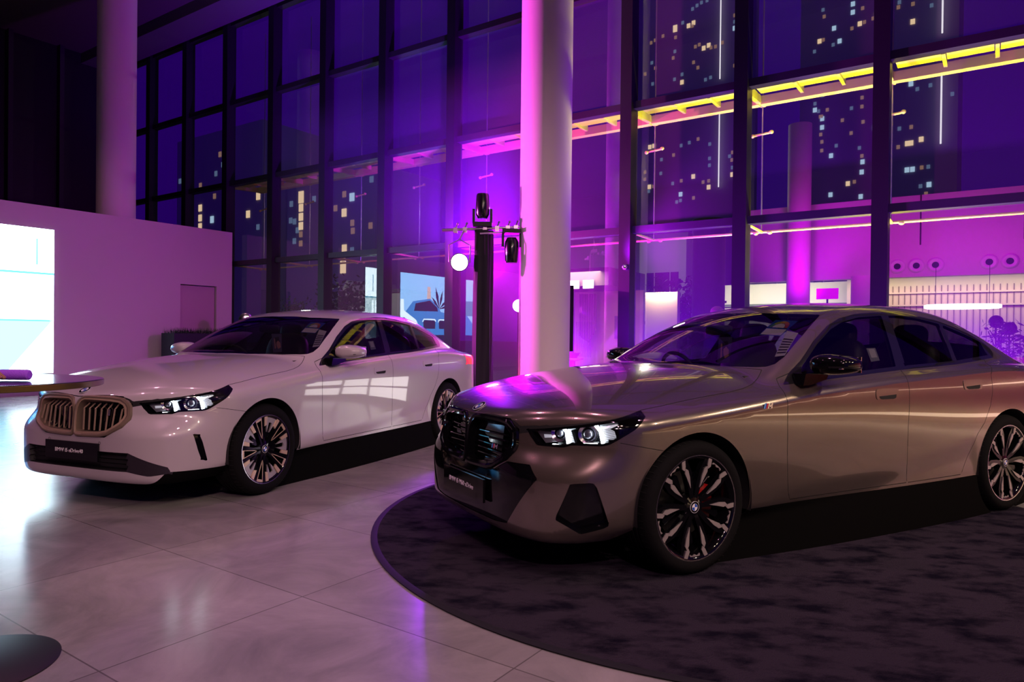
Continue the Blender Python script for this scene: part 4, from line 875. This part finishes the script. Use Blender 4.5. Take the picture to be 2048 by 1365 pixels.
# maintenance walkway along the glass, lit from below
for k in range(-2,8):
    s0=-1.25-1.78*k; wk=empty('walkway_bay',fac(s0-.89,10.6,4.82)); 
    tag(wk,'pale steel walkway bay outside the glass, number %s from the right'%('one two three four five six seven eight nine ten'.split()[k+2]),'walkway','walkway bays outside the glass')
    X=MB(Matrix.Translation(-wk.location)@FX); a,b=s0-1.78,s0
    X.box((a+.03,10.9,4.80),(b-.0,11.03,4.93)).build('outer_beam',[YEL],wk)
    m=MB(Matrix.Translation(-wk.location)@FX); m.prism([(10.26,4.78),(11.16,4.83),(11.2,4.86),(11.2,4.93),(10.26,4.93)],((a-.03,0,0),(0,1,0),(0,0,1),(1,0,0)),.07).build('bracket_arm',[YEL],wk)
    for j in range(3):
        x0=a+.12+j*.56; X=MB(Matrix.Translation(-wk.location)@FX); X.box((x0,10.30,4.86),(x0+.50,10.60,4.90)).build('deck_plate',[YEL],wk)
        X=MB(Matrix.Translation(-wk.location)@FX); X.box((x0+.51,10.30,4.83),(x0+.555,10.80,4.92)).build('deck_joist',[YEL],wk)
    # hanger rod with its spider fitting below the arm tip, lower tie rod
    rd=empty('hanger_rod',fac(a,11.14,0)); tag(rd,'thin vertical rod with glass fittings below walkway arm %s from the right'%('one two three four five six seven eight nine ten'.split()[k+2]),'rod','hanger rods outside the glass')
    m=MB(); m.tube([(0,0,2.9),(0,0,8.9)],.011,8); m.build('rod',[STEEL],rd,smooth=50)
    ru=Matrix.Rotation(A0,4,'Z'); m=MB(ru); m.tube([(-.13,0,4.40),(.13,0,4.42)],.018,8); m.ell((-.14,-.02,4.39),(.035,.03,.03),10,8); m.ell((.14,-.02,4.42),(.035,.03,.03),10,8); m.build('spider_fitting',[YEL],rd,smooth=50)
    tr=empty('tie_rod',fac(s0-.89,11.05,2.884)); tag(tr,'thin lower tie rod with slanted stay outside the glass, bay %s from the right'%('one two three four five six seven eight nine ten'.split()[k+2]),'rod','tie rods outside the glass')
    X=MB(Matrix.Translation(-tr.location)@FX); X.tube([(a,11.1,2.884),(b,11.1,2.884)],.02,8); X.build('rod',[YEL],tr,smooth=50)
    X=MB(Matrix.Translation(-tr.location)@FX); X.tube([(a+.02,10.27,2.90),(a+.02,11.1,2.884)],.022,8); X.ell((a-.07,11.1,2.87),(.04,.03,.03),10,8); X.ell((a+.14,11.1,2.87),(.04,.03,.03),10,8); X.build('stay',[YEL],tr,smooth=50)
# room mirrored in the glass, built solid beyond it: bulkhead with jet nozzles, slatted wall, pendant ring, round columns
hb=empty('mirrored_bulkhead',fac(-2.6,25,0)); tag(hb,'tall pale wall beam lit magenta above the slatted lounge, mirror image built behind right glass','wall panel')
PALE=mat('pale_board','#cfc6cc',.8)
X=MB(Matrix.Translation(-hb.location)@FX); X.box((-7.3,25,3.22),(6,25.4,5.75)).build('beam_face',[PALE],hb)
for s in (-2.0,.6,3.2): X=MB(Matrix.Translation(-hb.location)@FX); X.box((s,24.985,4.2),(s+.04,25,5.75)).build('joint_strip',[mat('joint_plum','#3a1a40',.8)],hb)
names=['first','second','third','fourth','fifth','sixth']
for i,(s,z) in enumerate(((-2.6,3.56),(-2.08,3.56),(-1.57,3.56),(-.21,3.58),(.29,3.58),(.79,3.58))):
    nz=empty('air_nozzle',fac(s,24.98,z)); tag(nz,'%s round air nozzle from the left on the magenta beam'%names[i],'air nozzle','round air nozzles on the magenta beam')
    X=Matrix.Rotation(A0,4,'Z'); ring=MB(X); ring.lathe([(.085,-.01),(.10,.03),(.17,.06),(.215,.03),(.225,-.01)],32,((0,0,0),(1,0,0),(0,0,1),(0,-1,0))); ring.build('nozzle_ring',[mat('nozzle_white','#e6dde6',.6)],nz,smooth=50)
    MB(X).lathe([(0,.0),(.09,.005),(.095,.02),(0,.012)],24,((0,0,0),(1,0,0),(0,0,1),(0,-1,0))).build('nozzle_hole',[SEAM],nz)
sw=empty('slatted_wall',fac(-1,26,0)); tag(sw,'warm lit slatted wall of the lounge below the magenta beam','wall panel')
CREAM=mat('cream_board','#d9cdb4',.8); SL=mat('slat_line','#6e5f50',.8)
X=MB(Matrix.Translation(-sw.location)@FX); X.box((-4.2,26,0),(7,26.2,3.3)).build('wall_face',[CREAM],sw)
for k in range(60):
    s=-3.0+.17*k; X=MB(Matrix.Translation(-sw.location)@FX); X.box((s,25.97,.4),(s+.02,26,3.0)).build('slat',[SL],sw)
for z in (2.35,2.75): X=MB(Matrix.Translation(-sw.location)@FX); X.box((-3.2,25.93,z),(6,25.97,z+.05)).build('rail',[CREAM],sw)
pr=empty('pendant_ring_lamp',fac(-.77,22,2.14)); tag(pr,'wide oval glowing pendant ring lamp before the slatted wall','lamp')
MB(Matrix.Rotation(A0,4,'Z')@Matrix.Scale(.45,4,(0,1,0))).lathe([(.80,-.05),(.87,-.03),(.87,.05),(.80,.07),(.74,.0)],48,closed=True).build('ring_diffuser',[mat('lamp_white',(1,1,1),.5,emit=(1,.95,.85),es=7)],pr,smooth=50)
for s in (-.6,.6): MB(Matrix.Rotation(A0,4,'Z')).tube([(s,0,.05),(s,0,1.1)],.006,6).build('hanging_wire',[BLKM],pr)
for (s,n,r,z1,lab,c) in ((-5.33,24.0,.36,8.2,'mirrored round column glowing magenta behind the bronze sedan roof','column'),(-3.5,24.4,.33,3.25,'short round column lit pink under the magenta beam','column')):
    tag(MB().lathe([(r,0),(r,z1)],40,(fac(s,n,0),(1,0,0),(0,1,0),(0,0,1))).build('mirrored_column',[PALE],smooth=40),lab,c)
hs=empty('sign_board',fac(-4.26,23,2.47)); tag(hs,'small flat magenta board beside the magenta column','sign')
MB(Matrix.Rotation(A0,4,'Z')).box((-.31,-.02,0),(.31,.02,.33)).build('board',[mat('sign_magenta',(.6,.0,.6),.6,emit=(1,0,1),es=.8)],hs)
cw=empty('cream_wall',fac(-7.7,27,0)); tag(cw,'cream lit wall with white ceiling edge seen left of the magenta column','wall panel')
X=MB(Matrix.Translation(-cw.location)@FX); X.box((-9.4,27,0),(-4.3,27.2,3.3)).build('wall_face',[CREAM],cw); X=MB(Matrix.Translation(-cw.location)@FX); X.box((-9.4,26.9,2.45),(-4.3,27,2.55)).build('wall_trim',[mat('moss_trim','#5f6a48',.8)],cw)
MB().tube([(0,0,0),(0,0,-2.6)],.03,8).build('sign_post',[BLKM],hs)
lamp('cream_wall_light','AREA',fac(-6.8,25.5,3.0),120,(.95,1,.75),fac(-6.8,27,2.0),shape='RECTANGLE',size=4,size_y=.4)
LEAF=[mat('leaf_green','#4f7a2e',.6),mat('leaf_dark','#20361a',.7)]
def plant(loc,h,label,seed,dark=False,group='mirrored plants built beyond the glass'):
    p=empty('potted_plant',loc); tag(p,label,'plant',group); rr=random.Random(seed)
    MB().lathe([(0,0),(.16,0),(.22,.42),(.19,.42),(0,.38)],24).build('pot',[mat('pot_grey','#3a3634',.7)],p,smooth=40)
    m=MB()
    for k in range(7): m.tube([(0,0,.38),(rr.uniform(-.12,.12),rr.uniform(-.12,.12),.38+h*.5),(rr.uniform(-.3,.3),rr.uniform(-.3,.3),.4+h*rr.uniform(.7,1))],.012,5)
    m.build('stem',[LEAF[1]],p)
    for q in range(2):
        m=MB()
        for k in range(90):
            c=Vector((rr.gauss(0,.22),rr.gauss(0,.22),.45+h*rr.uniform(.15,1))); d=Vector((rr.uniform(-1,1),rr.uniform(-1,1),rr.uniform(-.3,.9))).normalized(); sd=d.orthogonal().normalized(); L=rr.uniform(.12,.24)
            m.add([c,c+d*L*.5+sd*L*.2,c+d*L,c+d*L*.5-sd*L*.2],[(0,1,2,3)])
        m.build('foliage',[LEAF[1] if dark else LEAF[q]],p,recalc=False)
for i,(s,n,h,d,lab) in enumerate(((.05,20.4,1.25,False,'bushy green plant left of the two behind the bronze sedan rear window'),(.62,20.2,1.0,False,'bushy green plant at the right edge behind the bronze sedan'),(-.95,21.5,.8,True,'dark low plant under the pendant ring lamp'))): plant(fac(s,n,0),h,lab,i,d)
for s,n,z,lab in ((-.02,20.9,1.72,'larger dark round topiary head above the green plants'),(.25,20.8,1.55,'smaller dark round topiary head above the green plants')):
    t=empty('topiary',fac(s,n,0)); tag(t,lab,'plant'); MB().tube([(0,0,.3),(0,0,z)],.02,6).build('stem',[LEAF[1]],t); MB().ell((0,0,z),(.16,.16,.16),14,10).build('topiary_head',[mat('topiary_dark','#0c140b',.9)],t); MB().lathe([(0,0),(.15,0),(.18,.35),(0,.33)],20).build('pot',[MATS['pot_grey']],t)
# lit cafe corner right of the column
cf=empty('cafe_corner',fac(-7.85,15,0)); tag(cf,'small warm lit cafe interior with curtain seen right of the column','cafe')
X=lambda:MB(Matrix.Translation(-cf.location)@FX)
WARMW=mat('warm_wall','#e2c39a',.8)
X().box((-8.75,15.4,0),(-6.9,15.5,2.36)).build('back_wall',[WARMW],cf); X().box((-8.75,13.6,0),(-6.9,15.4,.05)).build('cafe_floor',[mat('cafe_tile','#d8c2a4',.3)],cf); X().box((-8.75,13.6,2.36),(-6.9,15.5,2.75)).build('cafe_fascia',[mat('fascia_plum','#4a3a48',.7)],cf)
m=X(); 
for k in range(14): m.lathe([(.028,1.0),(.03,2.3)],10,(fac(0,0,0),(1,0,0),(0,1,0),(0,0,1))) if False else m.box((-8.4+.032*k,15.0+.02*(k%2),1.25-.02*k if k<8 else 1.1+.06*(k-8)),(-8.4+.032*k+.024,15.05+.02*(k%2),2.28))
m.build('curtain',[mat('curtain_rose','#a06f6c',.9)],cf)
for k in range(10): X().tube([(-8.42+.045*k,14.9,.75),(-8.42+.045*k,14.9,1.6)],.006,5).build('cafe_rail',[mat('rail_brown','#6a4a38',.6)],cf)
X().box((-7.62,15.36,1.2),(-7.45,15.4,1.75)).build('wall_picture',[mat('picture_grey','#8a7a80',.7)],cf)
vs_=empty('table_vase',fac(-8.15,14.3,0)); tag(vs_,'round wooden side table with a bowl in the cafe corner','table')
MB().lathe([(0,.0),(.16,0),(.05,.06),(.05,.66),(.24,.70),(.24,.74),(0,.74)],28).build('side_table',[mat('wood_orange','#b97a46',.4)],vs_,smooth=40); MB().lathe([(0,.74),(.08,.74),(.17,.86),(.15,.86),(0,.78)],24).build('bowl',[mat('bowl_brown','#7a4a32',.5)],vs_,smooth=40)
for s in (-8.45,-7.86,-7.5):
    wl_=empty('window_lamp',fac(s,13.56,2.30)); tag(wl_,'pale lit clerestory pane above the cafe corner','lamp','clerestory panes of the cafe'); MB(Matrix.Rotation(A0,4,'Z')).box((0,-.01,0),(.26,.01,.18)).build('lit_pane',[mat('pane_lit',(.6,.7,.65),.4,emit=(.8,.95,.85),es=.5)],wl_)
tag(MB(FX).box((-6.22,14,0),(-5.5,14.15,2.2)).build('lit_panel',mat('panel_beige','#b7a184',.7)),'beige lit panel with a glowing top edge between two mullions','panel')
lamp('panel_strip_light','AREA',fac(-5.86,13.9,2.26),26,(1,.8,.6),fac(-5.86,14.02,1.2),shape='RECTANGLE',size=.7,size_y=.05)
tag(MB().lathe([(.40,0),(.40,4.2)],32,(fac(-5.95,17.2,0),(1,0,0),(0,1,0),(0,0,1))).build('dark_column',mat('navy_paint','#10103a',.7),smooth=40),'broad dark navy column outside, beside the beige lit panel','column')
# shop houses across the street
def house(s0,n,w,h,label,gable,seed,mt):
    hh=empty('shop_house',fac(s0+w/2,n,0)); tag(hh,label,'house','pale shop houses across the street'); X=lambda:MB(Matrix.Translation(-hh.location)@FX)
    X().box((s0,n,0),(s0+w,n+6,h)).build('house_wall',[mt],hh)
    if gable: X().prism([(s0-.2,h),(s0+w+.2,h),(s0+w/2,h+gable)],((0,n-.2,0),(1,0,0),(0,0,1),(0,1,0)),6.4).build('roof',[mt],hh)
    else: X().box((s0-.2,n-.25,h),(s0+w+.2,n+6,h+.3)).build('roof',[mat('roof_grey','#4a474c',.8)],hh)
    fl=int(h//2.9)
    for f_ in range(fl):
        z=.9+2.9*f_; nw=max(2,int(w//2.2))
        for k in range(nw):
            x=s0+.5+k*(w-1)/nw; X().box((x,n-.04,z),(x+1.05,n+.02,z+1.4)).build('window',[mat('house_pane','#14161c',.2)],hh)
            X().box((x+.5,n-.06,z),(x+.55,n-.03,z+1.4)).build('window_bar',[mt],hh)
        if f_: X().box((s0+.2,n-.7,z-.75),(s0+w-.2,n,z-.6)).build('balcony',[mt],hh); X().box((s0+.2,n-.7,z+.15),(s0+w-.2,n-.65,z+.2)).build('balcony_rail',[mt],hh)
HW=mat('house_white','#a9a79c',.8); HG=mat('house_grey','#77727a',.8)
house(-51,45,2.4,4.4,'narrow pale house with pointed gable left of the mirrored screen',1.9,1,HW); house(-48.4,45,5.2,5.0,'wide pale house with round windows behind the mirrored screen',.0,2,HW)
house(-23.2,40,4.6,7.3,'grey shop house with balconies just right of the column',0,3,HG); house(-18.2,40,3.0,7.2,'pale shop house with balcony beside the black mullion',0,4,HW); house(-13.0,42,7,7.4,'long grey shop house behind the walkway rods',0,5,HG)
# trees
def tree(loc,h,label,seed):
    t=empty('street_tree',loc); tag(t,label,'tree','dark street trees'); rr=random.Random(seed)
    MB().tube([(0,0,-.02),(.1,0,h*.5),(0,.1,h*.7)],[.18,.13,.07],8).build('trunk',[mat('bark','#1c1612',.9)],t)
    m=MB()
    for k in range(700):
        c=Vector((rr.gauss(0,h*.16),rr.gauss(0,h*.16),h*.65+rr.gauss(0,h*.14))); d=Vector((rr.uniform(-1,1),rr.uniform(-1,1),rr.uniform(-1,1))).normalized(); sd=d.orthogonal().normalized(); L=h*.07
        m.add([c,c+d*L*.5+sd*L*.3,c+d*L,c+d*L*.5-sd*L*.3],[(0,1,2,3)])
    m.build('foliage',[mat('tree_leaf','#1b2614',.8)],t,recalc=False)
for i,(s,n,h,lab) in enumerate(((-53.5,42,4.5,'dark street tree at the left of the gabled house'),(-46.5,41,3.2,'low dark tree in front of the wide pale house'),(-8.7,22.5,3.4,'dark leafy tree before the navy column'),(-40,36,5.5,'dark tree behind the draped stand'))): tree(fac(s,n,0),h,lab,i)
# towers with lit flats
DOTS={
'A':"-55.8,60.7,w -52.8,55.4,w -52.0,55.7,w -50.5,56.1,w -48.2,56.9,X -48.1,55.3,w -46.8,57.6,c -45.7,56.8,W -44.8,57.1,W -45.0,56.6,w -45.0,59.6,c -44.2,60.0,c -43.4,60.3,c -42.4,60.4,c -48.2,52.8,c -48.5,51.7,w -52.6,51.7,c -51.9,50.6,w -53.9,49.9,w -52.4,47.8,c -48.2,47.8,c -46.8,47.0,W -46.8,48.4,c -44.4,52.8,w -43.7,53.0,w -42.9,52.2,W -42.0,52.5,W -41.6,52.0,w -40.8,52.0,w -39.6,52.4,w -44.7,50.1,w -43.9,49.0,w -42.5,46.6,c -41.6,46.8,c -37.5,56.6,w -37.5,55.5,c -37.5,54.4,C -37.4,48.0,w -52.8,36.3,W -52.0,36.4,W -45.3,36.0,c -46.8,35.7,c -43.7,36.4,w -41.6,35.2,c -41.6,32.7,c -41.6,31.5,c -48.2,34.2,w -50.5,33.7,c -50.6,31.2,c -53.7,31.8,w -53.7,30.5,w -52.8,29.0,W -52.0,29.0,w -48.3,29.1,c -46.7,29.4,w -44.5,29.9,W -42.7,28.7,w -41.7,28.8,w -41.7,27.7,W -46.8,27.0,C -47.5,25.7,c -46.8,25.9,c -44.4,26.1,w -37.6,33.2,w -38.1,32.6,c -37.7,31.9,w -37.6,30.6,c -37.6,29.4,W -52.9,28.2,c",
'B':"-20.7,58.1,C -20.7,56.7,C -19.2,57.0,w -17.1,55.5,W -17.6,54.9,w -19.6,54.5,W -18.9,54.6,w -20.8,54.0,w -23.6,54.7,C -25.9,53.0,W -25.3,53.1,w -22.7,52.3,C -23.7,51.9,c -26.7,51.4,c -25.2,57.1,w -25.4,58.3,c -18.8,43.5,w -19.1,42.0,w -19.1,40.5,w -20.7,40.5,c -25.3,43.5,c -26.5,42.3,c -26.5,41.2,C -25.9,40.9,c -24.5,40.9,w -25.6,39.9,w -25.4,39.9,w -25.3,39.5,C -25.3,38.0,C -25.5,36.8,w -25.3,35.5,w -25.3,34.0,w -28.0,38.8,c -22.1,38.7,w -20.7,36.3,w -17.1,36.7,C -23.0,34.5,c -19.4,33.6,c -23.8,32.9,C -18.9,31.2,C -19.0,29.5,C -17.0,29.6,C -16.9,28.4,C -21.1,27.8,W -20.1,28.0,w -23.8,26.2,C -19.1,25.4,C -17.0,25.6,C -19.0,32.2,w -18.9,37.9,w",
'C':"-10.6,43.8,c -10.7,43.2,w -9.1,43.2,w -7.1,42.5,c -9.1,41.0,W -9.2,33.3,C -7.1,33.9,c -7.1,32.7,c -8.5,32.5,c -4.8,31.2,c -9.1,27.9,w -10.4,27.9,c -10.5,25.6,w -9.5,25.9,W -9.1,25.9,W -8.0,26.2,W -9.5,22.6,C -8.9,22.6,C -7.9,22.7,w -7.2,22.7,c -8.0,20.4,c -7.1,20.5,C -7.4,19.4,w",
'D':"-104.6,24.8,c -99.0,23.5,w -99.0,20.1,W -99.0,18.6,W -99.0,17.3,W -95.9,18.1,C -95.3,21.5,w -95.0,24.8,c -94.0,27.5,w -93.3,25.9,c -84.8,20.4,W -87.1,18.1,W -84.8,16.1,c",
'E':"-75.6,19.3,X -75.6,17.9,W -75.6,16.7,W -75.6,15.5,W -75.6,14.4,w -75.6,13.2,w -76.9,16.2,c -77.7,16.4,c -76.3,15.0,c -76.9,13.6,c -77.6,18.6,c -73.0,18.8,c",
'F':"-67.3,18.8,w -65.9,18.3,C -67.3,16.5,W -65.8,15.1,w -65.7,14.1,w -67.2,12.0,W -65.8,11.7,c -67.3,10.6,w -67.4,9.7,X -62.6,14.5,w -62.5,20.1,c -68.9,17.2,w",
}
WN=[mat('flat_warm',(0,0,0),.5,emit=(1,.72,.42),es=1.1),mat('flat_cool',(0,0,0),.5,emit=(.55,.8,1),es=.9),mat('flat_warm_dim',(0,0,0),.5,emit=(1,.55,.4),es=.3),mat('flat_cool_dim',(0,0,0),.5,emit=(.4,.6,1),es=.28)]
TW=mat('tower_wall',(.42,.38,.5),.9)
TD={'A':(120,-57,-36.8,70,.62,'tall dark apartment tower with scattered lights seen right of the column'),'B':(130,-29,-15.5,75,.62,'tall dark apartment tower with scattered lights behind the second right-hand bay'),'C':(100,-11.5,-4.2,55,.5,'slim dark apartment tower with lights behind the far right bay'),
    'D':(60,-105.5,-84,31,.8,'dark apartment block with a column of warm windows behind the partition top'),'E':(60,-78.5,-72.3,21,.8,'dark apartment block with a vertical row of warm stair windows'),'F':(60,-69.5,-61.8,22,.8,'dark apartment block with few lights left of the mirrored screen')}
for key,(n,s0,s1,h,sz,lab) in TD.items():
    t=empty('apartment_tower',fac((s0+s1)/2,n,0)); tag(t,lab,'building','apartment towers at night'); X=MB(Matrix.Translation(-t.location)@FX)
    X.box((s0,n+.05,0),(s1,n+12,h)).build('tower_wall',[TW],t)
    base={}
    for q in DOTS[key].split():
        s,z,k=q.split(','); s=float(s); z=float(z); mi={'w':2,'c':3,'W':0,'C':1,'X':0}[k]; b=sz*(1 if k in 'WC' else .75)
        kk='X' if k=='X' else k
        if kk not in base:
            hx,hz=(b*.5,b*.62) if k!='X' else (b*.8,b*1.3)
            o=MB(Matrix.Rotation(A0,4,'Z')).box((-hx,-.06,-hz),(hx,.04,hz)).build('lit_window',[WN[mi]],t); base[kk]=o
        else: o=base[kk].copy(); COL.objects.link(o)
        o.parent=t; o.location=fac(s,n,z)-t.location
for (s,n,a,b,lab) in ((-39.75,119.4,27.4,41.2,'lower white light string on the tower right of the column'),(-39.75,119.4,46,75,'upper white light string on the tower right of the column'),(-5.9,99.4,25.2,34.3,'lower white light string on the far right tower'),(-5.9,99.4,38.6,55,'upper white light string on the far right tower')):
    o=MB().tube([fac(s,n,a),fac(s,n,b)],.10,6).build('light_string',mat('string_white',(0,0,0),.5,emit=(1,.95,1),es=1.3)); tag(o,lab,'light')
